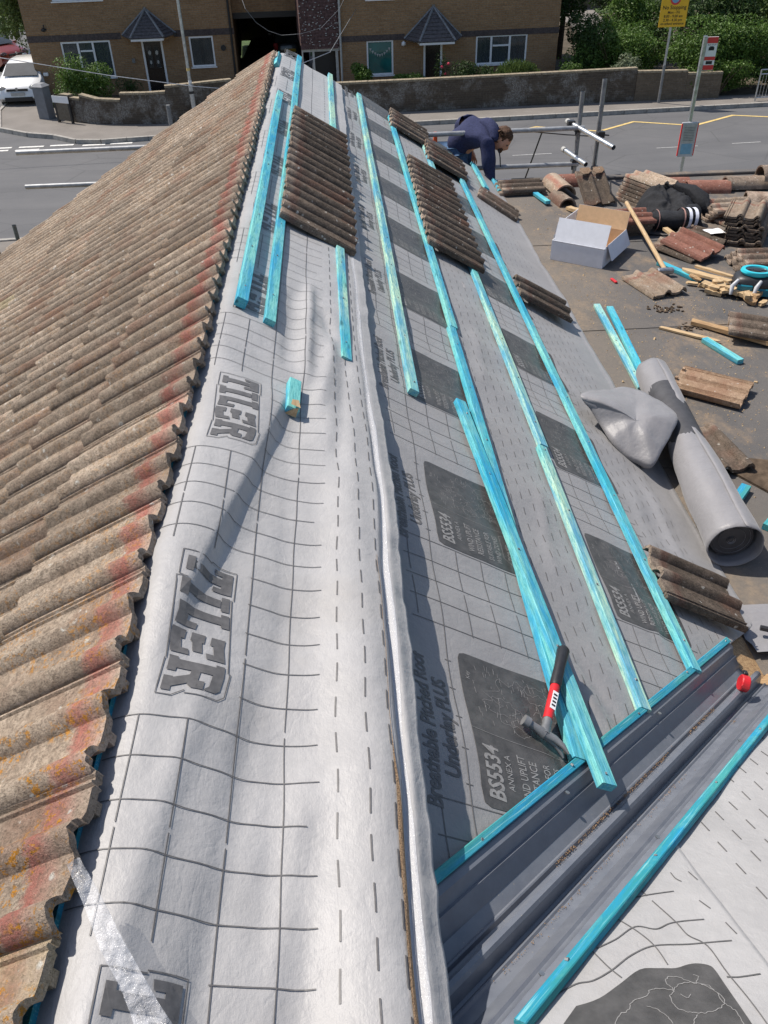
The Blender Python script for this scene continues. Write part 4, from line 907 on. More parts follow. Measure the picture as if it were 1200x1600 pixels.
# slab serif capitals, unit height 1, origin left; returns rectangles / polygons
def tiler():
    W_ = []; x = 0
    def add(ps, w):
        nonlocal x; W_.extend([[(x+a, b) for a, b in p] for p in ps]); x += w+.10
    add([R4(.22, .44, 0, .78), R4(0, .66, .78, 1), R4(0, .14, .60, .78), R4(.52, .66, .60, .78), R4(.12, .54, 0, .14)], .66)
    add([R4(.10, .32, .16, .84), R4(0, .42, .84, 1), R4(0, .42, 0, .16)], .42)
    add([R4(.08, .30, .0, .84), R4(0, .38, .84, 1), R4(.30, .62, 0, .20), R4(.46, .62, .20, .40)], .62)
    add([R4(.0, .22, 0, .26), R4(.0, .22, .37, .63), R4(.0, .22, .74, 1), R4(.22, .60, .0, .20), R4(.22, .60, .80, 1), R4(.22, .48, .41, .59), R4(.46, .60, .20, .34), R4(.46, .60, .66, .80)], .60)
    add([R4(.06, .28, 0, 1), R4(0, .06, .84, 1), R4(0, .06, 0, .16), R4(.28, .58, .80, 1), [(.58, .80), (.70, .70), (.70, .92), (.62, 1), (.58, 1)], R4(.50, .70, .58, .70), R4(.28, .62, .42, .58), [(.62, .42), (.70, .50), (.70, .58), (.62, .58)], [(.38, .42), (.60, .42), (.74, .16), (.52, .16)], R4(.50, .84, 0, .16), R4(.28, .36, 0, .16)], .84)
    return W_, x-.10
polys, wtot = tiler()
LY, HD = .408, .126                      # length along y, letter height along d
mapT = lambda x, z: (.036 + z*HD + .004*math.sin(x*5), 1.575 - x/wtot*LY)
def sub(p):  # subdivide polygon edges
    out = []
    for a, b in zip(p, p[1:]+p[:1]): out += [(a[0]+(b[0]-a[0])*i/3, a[1]+(b[1]-a[1])*i/3) for i in range(3)]
    return out
word = flat([[mapT(*q) for q in p] for p in polys])
bnd = [(-.06, -.07), (-.06, .52), (-.10, .52), (-.10, 1.08), (.80, 1.08), (.80, 1.04), (2.9, 1.06), (2.9, 1.10), (3.5, 1.10), (3.62, .98), (3.62, .40), (3.55, .40), (3.72, .18), (3.72, -.08), (2.85, -.08), (2.85, -.06), (.9, -.07), (.75, -.10), (.75, .10), (.70, -.07), (-.06, -.07)]
for dy in REP:
    pr = Print(S1, .0021); pr.piece(word, [dy])
    pts = [mapT(x*wtot/3.62, z) for x, z in bnd]; pr.line([(a, b+dy) for a, b in pts], .0026)
    pr.done('printed_word', M['print'], s1)
pr = Print(S1, .0018)
for dy in REP:
    yb = 1.10+dy
    for d, g0, g1 in ((.0, -.44, .0), (.098, -.44, .0), (.21, -.44, .02), (.326, -.44, .53), (.21, .02, .53)):
        ysegs = [(yb+g0, yb+g0+.19), (yb+g0+.20, yb+g1)] if g1-g0 < .6 else [(yb+g0, yb+g0+.46), (yb+g0+.475, yb+g1)]
        for a, b in ysegs: pr.line([(d, a), (d, b)], .0027)
    for i in range(10):
        yy = yb + .0 - i*.097
        full = i < 5
        pr.line([(-.06 if full else .205, yy), (.405 if not (i == 2) else .38, yy)], .0024)
    for i in range(10):
        yy = yb - i*.097; 
        for d, o in ((.442, .0), (.50, .045), (.550, .02)): pr.line([(d, yy+o-.028), (d, yy+o+.026)], .0032)
pr.done('printed_grid', M['print'], s1)['kind'] = 'stuff'
# middle and lowest strips
def strips(F, sheet, d0, txt, clip, lo):
    pr = Print(F, .0012)
    for dy in REP:
        yb = 1.13+dy
        for k, d in enumerate((d0-.035, d0+.065, d0+.165, d0+.265, d0+.36)):
            if k == 0: pr.line([(d, yb-.44), (d, yb+.53)], .003); continue
            pr.line([(d, yb-.42), (d, yb-.235)], .003); pr.line([(d, yb-.22), (d, yb-.03)], .003)
        for i in range(5): yy = yb-.025-i*.097; pr.line([(d0-.14 if txt else d0-.06, yy), (d0+.39, yy)], .0028)
        if txt:
            for k in range(2): pr.line([(d0-.12+k*-.0, yb-.4+.2*k), (d0-.12, yb-.23+.2*k)], .003)
        for i in range(5): yy = yb+.03+i*.1; pr.line([(d0-.045, yy), (d0-.025, yy)], .0028)
        for i in range(10):
            yy = yb - i*.097
            for k in range(6):
                d = d0+.405+.055*k
                if d < lo: pr.line([(d, yy+(.045 if k % 2 else 0)-.022), (d, yy+(.045 if k % 2 else 0)+.022)], .0032)
    pr.done('printed_grid', M['print'], sheet, clip)['kind'] = 'stuff'
    R0 = .022
    pan = [(d0+R0, 0), (d0+.37-R0, .0), (d0+.37-.006, .006), (d0+.37, R0), (d0+.37, .49-R0), (d0+.37-.006, .484), (d0+.37-R0, .49), (d0+R0, .49), (d0+.006, .484), (d0, .49-R0), (d0, .19), (d0+.002, .10), (d0, .05), (d0+.004, .01)]
    panm = flat([[(a, 1.115+b) for a, b in pan]], .03)
    tx = []
    def put(s, size, dd, yy, bold=.0, sx=1, sh=.0, step=.05): tx.append(text_piece(s, size, lambda x, z: (d0+dd-z, 1.115+yy+x), bold, sh, sx, step, 2))
    put('BS5534', .066, .068, .022, .0018, .78, .12); put('ANNEX A', .026, .102, .06, .0002, .9); put('WIND UPLIFT', .034, .150, .025, .0004, .72); put('RESISTANCE', .034, .186, .025, .0004, .75)
    put('SUITABLE FOR', .030, .228, .02, .0003, .78); put('WIND ZONES', .030, .262, .02, .0003, .78); put('ZONES', .030, .315, .055, .0003, .9); put('1 2 3 4 5', .030, .352, .045, .0003, .9); put('Key', .018, .03, .40, 0, 1)
    rr = random.Random(5)
    for dy in REP:
        if dy > 8: continue
        if dy < 0 and not txt: continue
        pr = Print(F, .0014); pr.piece(panm, [dy])
        if len(pr.bm.verts) == 0: continue
        po = pr.done('printed_panel', M['panelprint'], sheet, clip)
        if not len(po.data.polygons): bpy.data.objects.remove(po); continue
        pr = Print(F, .0024)
        for t_ in tx: pr.piece(t_, [dy])
        Y0 = 1.115+dy
        pr.line([(d0+.0, Y0+.225), (d0+.12, Y0+.215), (d0+.25, Y0+.21), (d0+.37, Y0+.215)], .0014)
        pr.line([(d0+.33, Y0+.02), (d0+.275, Y0+.06), (d0+.275, Y0+.18), (d0+.33, Y0+.20)], .0016)
        for (cx, cy, rx, ry, n, sd) in ((.20, .35, .10, .085, 34, 1), (.29, .33, .05, .07, 26, 2), (.17, .27, .03, .03, 14, 3), (.26, .42, .04, .03, 16, 4), (.12, .33, .05, .03, 16, 6), (.24, .30, .03, .025, 14, 7)):
            pts = []
            for i in range(n*2+1):
                a = math.pi*i/n; k = 1+.45*noise.noise(Vector((math.cos(a)*2.4, math.sin(a)*2.4, sd)))+.22*noise.noise(Vector((math.cos(a)*9, math.sin(a)*9, sd))); pts.append((d0+cx+rx*k*math.cos(a), Y0+cy+ry*k*math.sin(a)))
            pr.line(pts, .0011)
        for i in range(70):
            a, b = rr.uniform(.04, .31), rr.uniform(.24, .46); pr.line([(d0+a, Y0+b), (d0+a+rr.uniform(-.004, .004), Y0+b+rr.uniform(.008, .022))], .0014)
        po2 = pr.done('panel_lettering', M['whiteprint'], po, clip)
        if not len(po2.data.polygons): bpy.data.objects.remove(po2)
strips(S2, s2, .835, True, CL, 1.55); strips(S3, s3, 1.60, False, CL, 2.42)
tb1 = (text_piece('Breathable Pitched Roof', .060, lambda x, z: (.718-z, 1.075+x), .0016, .14, .80, .04))
tb2 = (text_piece('Underlay PLUS', .060, lambda x, z: (.776-z, 1.165+x), .0016, .14, .84, .04))
for i in range(9):
    pr = Print(S2, .0014); pr.piece(tb1, [i*PER]); pr.piece(tb2, [i*PER]); pr.done('printed_text', M['print'], s2, CL)
# brown adhesive line and clear backing film along the lifted lap
m = MB(); P = []
for y in yrows(.03, 1.75):
    wd = .013*ss(1.15, .85, y)+.0015; P.append([S1(.553+.003*n2(y*9, 1)+wd*k/3, y, .0035) for k in range(4)])
m.grid(P); tag(m.obj('sandy_lap_line', M['sand'], s1), kind='stuff')
m = MB(); P = []
for y in yrows(.03, 6.5):
    a = ss(6.5, 3, y); row = []
    for k in range(9):
        d = .572+.020*k/8*(.5+.5*a)+.003*n2(y*5, 2); row.append(S1(d, y, .002+.003*abs(n2(y*11, k*.8, 3))+.002*abs(n2(y*40, k, 3))))
    P.append(row)
m.grid(P); o = m.obj('backing_film', M['film'], s1); o.data.shade_smooth()
# plastic strip lying from the tile on to the sheet at the bottom left
m = MB(); P = []
path = [(Vector(p_), w_) for p_, w_ in (((-.012, .72, 6.005), .026), ((.028, .66, 5.985), .034), ((.062, .605, 5.968), .040), ((.098, .555, 5.952), .042), ((.13, .505, 5.938), .055), ((.165, .455, 5.925), .085), ((.23, .42, 5.895), .13), ((.32, .43, 5.86), .12))]
def cr(pts, t):
    n = len(pts)-1; i = min(int(t*n), n-1); u = t*n-i; p0, p1, p2, p3 = pts[max(i-1, 0)], pts[i], pts[i+1], pts[min(i+2, n)]
    return .5*((2*p1)+(-p0+p2)*u+(2*p0-5*p1+4*p2-p3)*u*u+(-p0+3*p1-3*p2+p3)*u*u*u)
for i in range(90):
    t = i/89; c = cr([p for p, _ in path], t); wd = cr([Vector((w_, 0, 0)) for _, w_ in path], t).x; c2 = cr([p for p, _ in path], min(1, t+.01)); c1 = cr([p for p, _ in path], max(0, t-.01)); tg = (c2-c1).normalized(); sdv = Vector((.75, .6, .1)).normalized(); sdv = (sdv-tg*sdv.dot(tg)).normalized(); nn = tg.cross(sdv)
    P.append([c+sdv*wd*(k/8-.5)*.8+nn*(.012*n2(i*.14, k*.5, 8)+.010*n2(i*.5, k*1.3, 8)) for k in range(9)])
m.grid(P); o = single(m, 'plastic_strip', M['film'], 'crumpled strip of clear plastic film trailing off the tiles at the bottom left', 'plastic film', recalc=False); o.data.shade_smooth()
# ---------------------------------------------------------------- wing underlay (bottom right)
def hB(x, y): return .004 + .006*n2(x*4, y*4, 21) + .0022*n2(x*11, y*9, 22) + .010*n2(x*2, y*2.5, 23)
def SB(x, y, o=0): return PB(x, y, hB(x, y)+.004+o)
CB = (Vector((0, -.097, 0)), Vector((-1, 1, 0)))
def sheetB(x0, x1, y0, y1, off, label, n=110):
    m = MB(); m.grid([[SB(x0+(x1-x0)*i/n, y0+(y1-y0)*j/n, off) for i in range(n+1)] for j in range(n+1)])
    bmesh.ops.bisect_plane(m.bm, geom=m.bm.verts[:]+m.bm.edges[:]+m.bm.faces[:], plane_co=CB[0], plane_no=CB[1], clear_outer=True)
    for f in m.bm.faces:
        f.normal_update()
        if f.normal.z < 0: f.normal_flip()
    o = m.obj('underlay_sheet', M['under'], recalc=False); o.data.shade_smooth(); sol = o.modifiers.new('t', 'SOLIDIFY'); sol.thickness = .0008; sol.offset = -1
    return tag(o, label, 'roofing underlay')
sb = sheetB(.2, 1.185, .12, 1.4, .004, 'pale grey underlay right of the valley with a dark printed map panel')
sb2 = sheetB(1.12, 3.4, .12, 2.4, .0, 'pale grey underlay at the right edge beyond the seam, printed with short dashes', 130)
def crv(l, n=6):
    P = [Vector((a, b, 0)) for a, b in l]; return [tuple(cr(P, i/((len(P)-1)*n))[:2]) for i in range((len(P)-1)*n)]+[tuple(l[-1])]
pr = Print(SB, .0056)
for l in ([(1.034, .91), (1.04, .884)], [(.97, .85), (1.0, .875), (1.04, .886), (1.103, .891)], [(1.045, .868), (1.065, .802), (1.072, .761), (1.095, .729), (1.099, .66), (1.108, .57), (1.11, .4)], [(.947, .826), (.974, .784), (.994, .739), (.999, .69)], [(.87, .734), (.885, .694), (.901, .666)], [(.88, .741), (.926, .762), (.978, .793), (1.017, .784), (1.057, .799), (1.125, .801)], [(.77, .64), (.813, .661), (.848, .665), (.888, .684), (.941, .719), (.997, .739), (1.073, .737), (1.149, .738)], [(1.093, .653), (1.115, .65), (1.157, .653)], [(1.124, .953), (1.126, .933), (1.134, .921)], [(1.165, .953), (1.172, .924)], [(1.142, .856), (1.153, .83)], [(1.163, .788), (1.168, .755)]):
    pr.line(crv(l), .0026)
pr.done('printed_grid', M['print'], sb, CB)['kind'] = 'stuff'
pr = Print(SB, .0016)
for k in range(18):
    for j in range(26):
        x = 1.29+k*.058; y = .20+j*.082+(.041 if k % 2 else 0); pr.line([(x, y), (x-.002, y+.038)], .0032)
pr.done('printed_dashes', M['print'], sb2, CB)['kind'] = 'stuff'
pan = [(.76, .55), (.798, .612), (.845, .625), (.89, .65), (.942, .683), (.979, .683), (1.009, .68), (1.037, .687), (1.056, .688), (1.074, .682), (1.08, .67), (1.081, .632), (1.083, .563), (1.083, .22), (.72, .22), (.66, .45)]
pr = Print(SB, .0058); pr.piece(flat([crv(pan[1:13], 4)+pan[13:]+[(.66, .45), (.74, .55)]], .03), [0]); sbp = pr.done('printed_panel', M['panelprint'], sb, CB)
pr = Print(SB, .0066)
for l in ([(.865, .586), (.886, .594), (.898, .61), (.931, .621), (.943, .634), (.97, .635), (.983, .63), (.979, .649), (.986, .661), (1.004, .658), (1.018, .649), (1.029, .641), (1.042, .658), (1.033, .661)], [(1.038, .64), (1.056, .623), (1.056, .606), (1.062, .591), (1.071, .57), (1.06, .52)], [(.981, .627), (.996, .64), (1.017, .645), (1.043, .639), (1.056, .623), (1.06, .598), (1.031, .581), (1.002, .579), (.982, .585), (.97, .596), (.971, .617), (.981, .627)], [(.865, .586), (.85, .56), (.87, .54), (.90, .55)], [(.92, .60), (.94, .585), (.95, .56)], [(.99, .62), (1.0, .612), (1.01, .62)], [(1.0, .575), (.98, .55), (1.0, .53), (1.03, .54)]): pr.line([(x+.0035*n2(x*160, y*160, 3), y+.0035*n2(x*160, y*160, 7)) for x, y in crv(l, 8)], .0014)
pr.done('panel_lettering', M['whiteprint'], sbp, CB)
# ---------------------------------------------------------------- valley trough
vdir = Vector((1, 1, -TT)).normalized(); v0 = Vector((0, .1, RZ)); across = Vector((1, -1, 0)).normalized(); vup = vdir.cross(across); vup = vup if vup.z > 0 else -vup
prof = [(-.170, .012), (-.150, .014), (-.138, .014), (-.128, -.004), (-.120, -.010), (-.112, -.004), (-.105, -.012), (-.085, -.024), (-.080, -.030), (-.050, -.032), (-.044, -.026), (-.040, -.026), (-.034, -.033), (-.026, -.030), (-.014, .010), (-.006, .020), (.006, .020), (.014, .010), (.026, -.030), (.034, -.033), (.040, -.026), (.044, -.026), (.050, -.032), (.080, -.030), (.085, -.024), (.105, -.012), (.112, -.004), (.120, -.010), (.128, -.004), (.138, .014), (.150, .014), (.170, .012)]
vt = thing('valley_trough', 'dark grey ribbed plastic valley trough running diagonally across the lower right', 'valley trough', tuple(v0+vdir*.1))
m = MB(); P = []
for i in range(61):
    t = .0 + 3.02*i/60
    P.append([v0 + vdir*t + across*a*.86 + vup*(b + .004 + abs(a)*.86*.457 + .0012*n2(t*3, a*20, 4)) for a, b in prof])
m.grid(P); bmesh.ops.translate(m.bm, vec=-vt.location, verts=m.bm.verts)
o = m.obj('trough', M['grp'], vt, recalc=False); smooth(o.data, 24); sol = o.modifiers.new('t', 'SOLIDIFY'); sol.thickness = .003; sol.offset = -1
m = MB()
rr = random.Random(3)
for i in range(1500):
    a = rr.choice([-.036, -.036, .056, -.034]) + rr.gauss(0, .003)*(1+2*(rr.random() < .1)); t = rr.uniform(.7, 2.6); s_ = rr.uniform(.0006, .0018); 
    if noise.noise(Vector((t*3, a*9, 1))) < -.05: continue
    b = -.029 + .006+abs(a)*.86*.457; p = v0+vdir*t+across*a*.86+vup*(b+s_*.4)-vt.location; m.box(p, (s_*1.5, s_, s_), Euler((rr.random()*3, rr.random()*3, rr.random()*3)).to_matrix())
tag(m.obj('sand_grit', M['sand'], vt), kind='stuff')
m = MB()
for t, a in ((.95, -.128), (1.55, -.128), (2.2, -.128), (1.0, .135), (1.6, .135), (2.3, .135)):
    p = v0+vdir*t+across*a*.86+vup*(.018+abs(a)*.86*.457)-vt.location; m.tube([p, p+vup*.003], .006, 8)
m.obj('nail_head', M['steel'], vt)
# ---------------------------------------------------------------- battens
def batten(p, q, label, mat='batten', wd=.045, th=.027, up=None, group=None, seed=0, cutend=True, name='roofing_batten'):
    p, q = Vector(p), Vector(q); L_ = (q-p).length; m = MB(); n = max(2, int(L_/.25)); rr = random.Random(seed+int(L_*1000))
    P = []; ph = rr.random()*6
    for i in range(n+1):
        x = L_*i/n; oy = .0025*math.sin(x*1.3+ph)*min(1, L_/1.5)*math.sin(math.pi*i/n); 
        P.append([(x, -wd/2+oy+.0008, 0), (x, -wd/2+oy, .0015), (x, -wd/2+oy, th-.002), (x, -wd/2+oy+.002, th), (x, wd/2+oy-.002, th), (x, wd/2+oy, th-.002), (x, wd/2+oy, .0015), (x, wd/2+oy-.0008, 0)])
    V = m.grid(P, closeu=True); m.face(V[0][::-1]); m.face(V[-1])
    o = m.obj(name, M[mat], sm=30); o.matrix_world = beam_m(p, q, up or (ST, 0, CT))
    if L_ > .8:
        m2 = MB(); x = .06+rr.random()*.2
        while x < L_-.03: m2.tube([(x, rr.uniform(-.008, .008), th-.0005), (x, 0.0, th+.0012)], .0045, 6); x += .45
        tag(m2.obj('nail_heads', M['galv_dark'], o), kind='stuff')
    return tag(o, label, 'roofing batten', group)
NR = Vector((ST, 0, CT))
for d, y0, y1, lab, mat, wd, th, o0 in (
    (.045, 3.10, 7.1, 'bright turquoise batten nearest the ridge, with its cut end facing the camera', 'batten', .046, .040, .012),
    (.170, 3.055, 9.2, 'second batten from the ridge, carrying the heads of the upper row of old tiles', 'batten', .045, .030, .012),
    (.500, 3.01, 9.15, 'pale green batten at the lower edge of the upper tile row', 'batten_green', .045, .030, .026),
    (.832, 3.055, 9.15, 'long pale green batten alone between the two tile rows, ending above a dark printed panel', 'batten_green', .045, .028, .010),
    (1.180, 4.03, 8.95, 'upper length of the turquoise batten carrying the lower row of tiles', 'batten', .045, .027, .010),
    (1.165, 1.325, 4.02, 'lower length of the same line of batten, running under the diagonal batten to the valley', 'batten', .045, .027, .010),
    (1.530, 3.13, 8.95, 'pale green batten running up beneath the lower tile row, jointed with a dark V cut', 'batten_green', .045, .027, .010),
    (1.515, 1.615, 3.115, 'short pale green batten between the V joint and the valley, third from the eave edge', 'batten_green', .045, .027, .010),
    (1.875, 1.915, 8.9, 'long bright turquoise batten nearest the flat roof, ending at the valley', 'batten', .045, .027, .010),
    (2.21, 8.25, 9.15, 'short light turquoise batten piece at the far eave beside the kneeling worker', 'batten', .055, .027, .010)):
    batten(PR(d, y0, o0), PR(d, y1, o0), lab, mat, wd, th, NR, 'battens nailed along the right hand slope', seed=int(d*100))
batten(PR(2.44, 8.55, .01), PR(2.44, 9.2, .01), 'turquoise batten stub poking up at the far corner of the eave', 'batten', up=NR)
batten(PR(1.082, 3.175, .012), PR(1.206, 1.235, .044), 'loose bright turquoise batten laid askew, its end sticking out over the dark valley', 'batten', wd=.05, up=NR+Vector((0, .0, 0)))
def vb(off, t0, t1, lab, mat, o0, up, wd=.024):
    c = lambda t: v0 + vdir*t + across*off + vup*o0
    return batten(c(t0), c(t1), lab, mat, wd, .020, up, 'battens either side of the valley trough')
vb(-.152, .95, 3.02, 'dull teal batten along the upper left side of the valley trough', 'batten_teal', .0686+.006, vup+across*.42)
vb(.150, .86, 3.0, 'bright teal batten along the lower right side of the valley trough', 'batten_teal', .0686+.006, vup-across*.42)
# nail heads and gaps on the upper valley batten
# loose block on the ridge sheet
def solid_at(o, mat): o.matrix_world = mat; return o
p = S1(.287, 2.45, .004); q = S1(.287, 2.64, .004)
o = batten(p, q, 'short turquoise offcut block with a split end lying on the ridge underlay', 'batten', .045, .034, S1(.287, 2.55, 1)-S1(.287, 2.55, 0), name='batten_offcut')
m = MB(); m.prism([(-.002, -.022, .002), (-.002, .02, .002), (-.002, .0, .03), (-.002, -.015, .04)], (.003, 0, 0)); m.quad((-.003, -.02, .0455), (.04, -.012, .0458), (.03, .012, .0458), (-.003, .015, .0455)); m.obj('bare_split_end', M['wood'], o)
# ---------------------------------------------------------------- old tiles laid on the battens
ORD = ['first', 'second', 'third', 'fourth', 'fifth', 'sixth', 'seventh', 'eighth', 'ninth', 'tenth']
def put_tile(mt, mesh, label, group=None, name='loose_tile'):
    o = bpy.data.objects.new(name, mesh); link(o); o.matrix_world = mt; return tag(o, label, 'roof tile', group)
def slope_m(d0, ynear, off, tilt=.05, yaw=0):
    yv = Vector((CT, 0, -ST)); y2 = (yv + NR*tilt + Vector((0, yaw, 0))).normalized(); x2 = y2.cross(NR).normalized(); z2 = x2.cross(y2)
    return basis(PR(d0, ynear, off), x2, y2, z2)            # local x runs towards the camera
for i in range(8):
    put_tile(slope_m(.155 + .003*(i % 3), 4.27+.3*(i+1)*1.015, .062, .005, .004*(i % 2)), TD[i % 3], 'old brown tile in the upper row near the ridge, %s from its near end' % ORD[i], 'upper row of old tiles on the battens')
for i in range(7):
    put_tile(slope_m(1.165 - .004*(i % 3)+.006*i, 5.26+.3*(i+1)*1.01, .058, .01, .012*(i % 2)), TD[(i+1) % 3], 'old brown tile in the lower row on the battens, %s from its near end' % ORD[i], 'lower row of old tiles on the battens')
put_tile(slope_m(1.89, 5.24+.30, .055, .02, .0), TD[0], 'single mossy tile hooked on the batten nearest the flat roof, above the box', None)
put_tile(slope_m(1.885, 2.28+.30, .052, .02, .0), TD[1], 'single brown tile at the near right above the valley end, ribbed edge showing', None)
for i in range(2): put_tile(slope_m(1.14+.02*i, 8.48+.31*i+.3, .055+.0*i, .0, .02), TD[i], ['brown tile hooked at the far end of the roof, nearer of the pair', 'brown tile at the very far end of the roof, farther of the pair'][i], 'tiles at the far end of the slope')
for i in range(2): put_tile(slope_m(1.49+.02*i, 7.95+.30*i+.3, .055, .0, .03), TD[2-i], ['brown tile left of the short eave batten, nearer of two behind the worker', 'brown tile left of the short eave batten, farther of two behind the worker'][i], 'tiles below the pair at the far end')
put_tile(slope_m(2.08, 8.02+.0, .03, .0, -.5) @ Matrix.Rotation(.25, 4, 'Z'), TD[0], 'brown tile slipped off the eave on to the flat roof at the far end', None)
# ---------------------------------------------------------------- hammer
hs_ = PR(1.178, 1.688, .084); hh = PR(1.060, 1.372, .030)
H = thing('claw_hammer', 'claw hammer with black grip and red and white handle leaning on the battens', 'hammer', mat=beam_m(hh, hs_, NR))
L_ = (hs_-hh).length
m = MB(); m.tube([(L_-.16, 0, 0), (L_-.15, 0, 0), (L_-.08, 0, 0), (L_-.01, 0, 0), (L_, 0, 0)], [.0155, .0175, .016, .0195, .014], 14); m.obj('grip', M['black'], H, sm=50)
m = MB(); m.tube([(.055, 0, 0), (L_-.16, 0, 0)], .0140, 14); sh = m.obj('handle', M['red'], H, sm=50)
m = MB(); m.box(((L_-.105)/2, 0, .0138), (.065, .017, .002)); m.obj('label', M['white'], sh)
m = MB(); [m.box(((L_-.105)/2+.013*(i-1.5), 0, .0152), (.006, .011, .001)) for i in range(4)]; m.obj('label_print', M['letters'], sh)
m = MB(); m.tube([(.0, 0, 0), (.03, 0, 0), (.056, 0, 0)], [.016, .013, .013], 10); m.obj('neck', M['galv_dark'], H, sm=50)
m = MB(); m.tube([(.005, .068, 0), (.005, .050, 0)], .0155, 14); m.tube([(.005, .052, 0), (.005, .03, 0), (.003, 0, 0)], [.011, .011, .015], 10)
for s in (-1, 1): m.tube([(.003, 0, 0), (.002, -.03, s*.005), (-.006, -.055, s*.009), (-.022, -.075, s*.012)], [.014, .011, .008, .003], 8)
m.obj('head', M['galv_dark'], H, sm=50)
# red tape measure at the top of the valley
p = v0+vdir*2.78+across*.0+vup*.022
T = thing('tape_measure', 'red tape measure sitting at the top end of the valley trough', 'tape measure', mat=basis(p, vdir, vup.cross(vdir), vup) @ Matrix.Rotation(.5, 4, 'Z') @ Matrix.Scale(.85, 4))
m = MB(); m.prism([(math.cos(a)*.036*(1.05 if math.sin(a) < 0 else 1), -.018, .036+math.sin(a)*.036) for a in [i*math.pi/10 for i in range(20)]], (0, .036, 0)); m.obj('case', M['red'], T, bevel=.004)
m = MB(); m.tube([(0, -.0185, .036), (0, -.021, .036)], .020, 16); m.obj('face_label', M['letters'], T); m = MB(); m.box((.03, 0, .072), (.03, .02, .012)); m.obj('lock_button', M['black'], T, bevel=.003); m = MB(); m.box((.045, 0, .008), (.03, .014, .002)); m.obj('tape_end', M['signyellow'], T)
# ================================================================ on the flat roof
def flat_m(x, y, z, rz=0, rx=0, ry=0): return Matrix.Translation((x, y, z)) @ Euler((rx, ry, rz)).to_matrix().to_4x4()
def tile_at(cx, cy, z, rz, label, mesh=None, group=None, rx=0, ry=0, name='loose_tile'):
    """tile centred on cx, cy; local y (head to tail) turned by rz"""
    mt = flat_m(cx, cy, z, rz, rx, ry) @ Matrix.Translation((-TW/2, -TL/2, 0)); return put_tile(mt, mesh or TD[0], label, group, name)
rr = random.Random(12)
# tall stack right
for i in range(9):
    nm = ['bottom', 'second lowest', 'third lowest', 'fourth lowest', 'middle', 'fourth highest', 'third highest', 'second highest', 'top'][i]
    tile_at(4.00+rr.uniform(-.012, .012)-.004*i, 6.98+rr.uniform(-.015, .015)+.006*i, FZ+.022+.0275*i, R_(150)+rr.uniform(-.03, .03), 'brown tile in the tall stack at the right edge, %s tile of the stack' % nm, TD[i % 3] if i < 8 else TM[2], 'tall stack of old tiles', rx=-.03)
# second stack by the jacket
for i in range(7):
    tile_at(3.42+.012*i, 8.12+rr.uniform(-.01, .01), FZ+.022+.032*i, R_(-155)+rr.uniform(-.04, .04), 'brown tile in the stack behind the black jacket, %s' % ['bottom tile', 'second tile up', 'third tile up', 'fourth tile up', 'fifth tile up', 'sixth tile up', 'top tile'][i], TD[i % 3] if i < 6 else TM[1], 'tile stack behind the jacket', ry=-.05*i*.4)
# leaning tile
yv = Vector((.10, -.86, -.50)).normalized(); xv = Vector((-1, -.12, .0)).normalized(); xv = (xv-yv*xv.dot(yv)).normalized(); zv = xv.cross(yv)
# shows its face with two pale nibs at its head
mt = basis(Vector((3.10, 8.42, FZ+.24)), xv, yv, zv); put_tile(mt, TD[1], 'old tile propped up behind the box with two pale nibs at its head', None, 'propped_tile')
m = MB(); m.prism([(.03, .0, .040), (.125, 0, .040), (.14, .05, .043), (.11, .078, .04), (.055, .078, .04), (.02, .05, .043)], (0, 0, .004)); m.prism([(.165, .0, .040), (.26, 0, .040), (.275, .05, .043), (.245, .078, .04), (.19, .078, .04), (.155, .05, .043)], (0, 0, .004)); o = m.obj('pale_head', M['tile_tan']); o.parent = [x for x in bpy.data.objects if x.name == 'propped_tile'][0]
# red tiles lying sideways behind the box
for i in range(5): tile_at(2.97+.01*i, 7.33-.012*i, FZ+.022+.030*i, R_(-84)+rr.uniform(-.03, .03), 'old tile lying sideways in the low pile behind the white box, %s' % ['bottom tile', 'second tile up', 'middle tile', 'fourth tile up', 'top reddish tile'][i], TRED if i == 4 else TD[i % 3], 'low tile pile behind the box')
# tiles lying near the ridge tiles
for i in range(4): tile_at(4.02+.02*i, 7.62-.02*i, FZ+.022+.030*i, R_(-86)+rr.uniform(-.03, .03), 'old tile lying sideways between the jacket and the ridge tiles, %s' % ['bottom tile', 'second tile up', 'third tile up', 'top tile'][i], TD[i % 3] if i < 3 else TM[3], 'low tile pile beside the ridge tiles')
for i in range(3): tile_at(3.83+.03*i, 6.38-.02*i, FZ+.024+.030*i, R_(-92), 'old tile in the small pile at the right edge above the turquoise tool, %s' % ['bottom tile', 'middle tile', 'top tile'][i], TD[i % 3], 'small tile pile above the tool')
tile_at(3.40, 6.70, FZ+.085, R_(212), 'red tile lying tilted on a split batten in front of the tall stack', TRED, rx=-.10, ry=.08)
tile_at(3.33, 6.74, FZ+.040, R_(214), 'brown tile under the tilted red tile', TD[2], rx=-.06)
tile_at(3.62, 7.02, FZ+.030, R_(222), 'broken brown tile with a white scrap on it, left of the tall stack', TD[0], rx=-.03)
tile_at(2.87, 6.05, FZ+.030, R_(196), 'single tan tile lying face up in front of the long handled hammer', TM[4])
tile_at(2.69, 4.40, FZ+.040, R_(232), 'pale tan tile upside down beside the membrane roll', TTAN, ry=math.pi)
tile_at(2.42, 3.72, FZ+.035, R_(188), 'broken brown tile lying half under the membrane roll', TD[2])
tile_at(3.30, 5.10, FZ+.075, R_(250), 'mossy tile lying on split battens at the right edge', TD[0], rx=-.06)
for i in range(2): tile_at(2.30+.03*i, 8.62-.02*i, FZ+.03+.03*i, R_(-88), ['lower tile of the pair at the far corner beside the upright turquoise stub', 'upper tile of the pair at the far corner beside the upright turquoise stub'][i], TD[i], 'pair of tiles at the far corner')
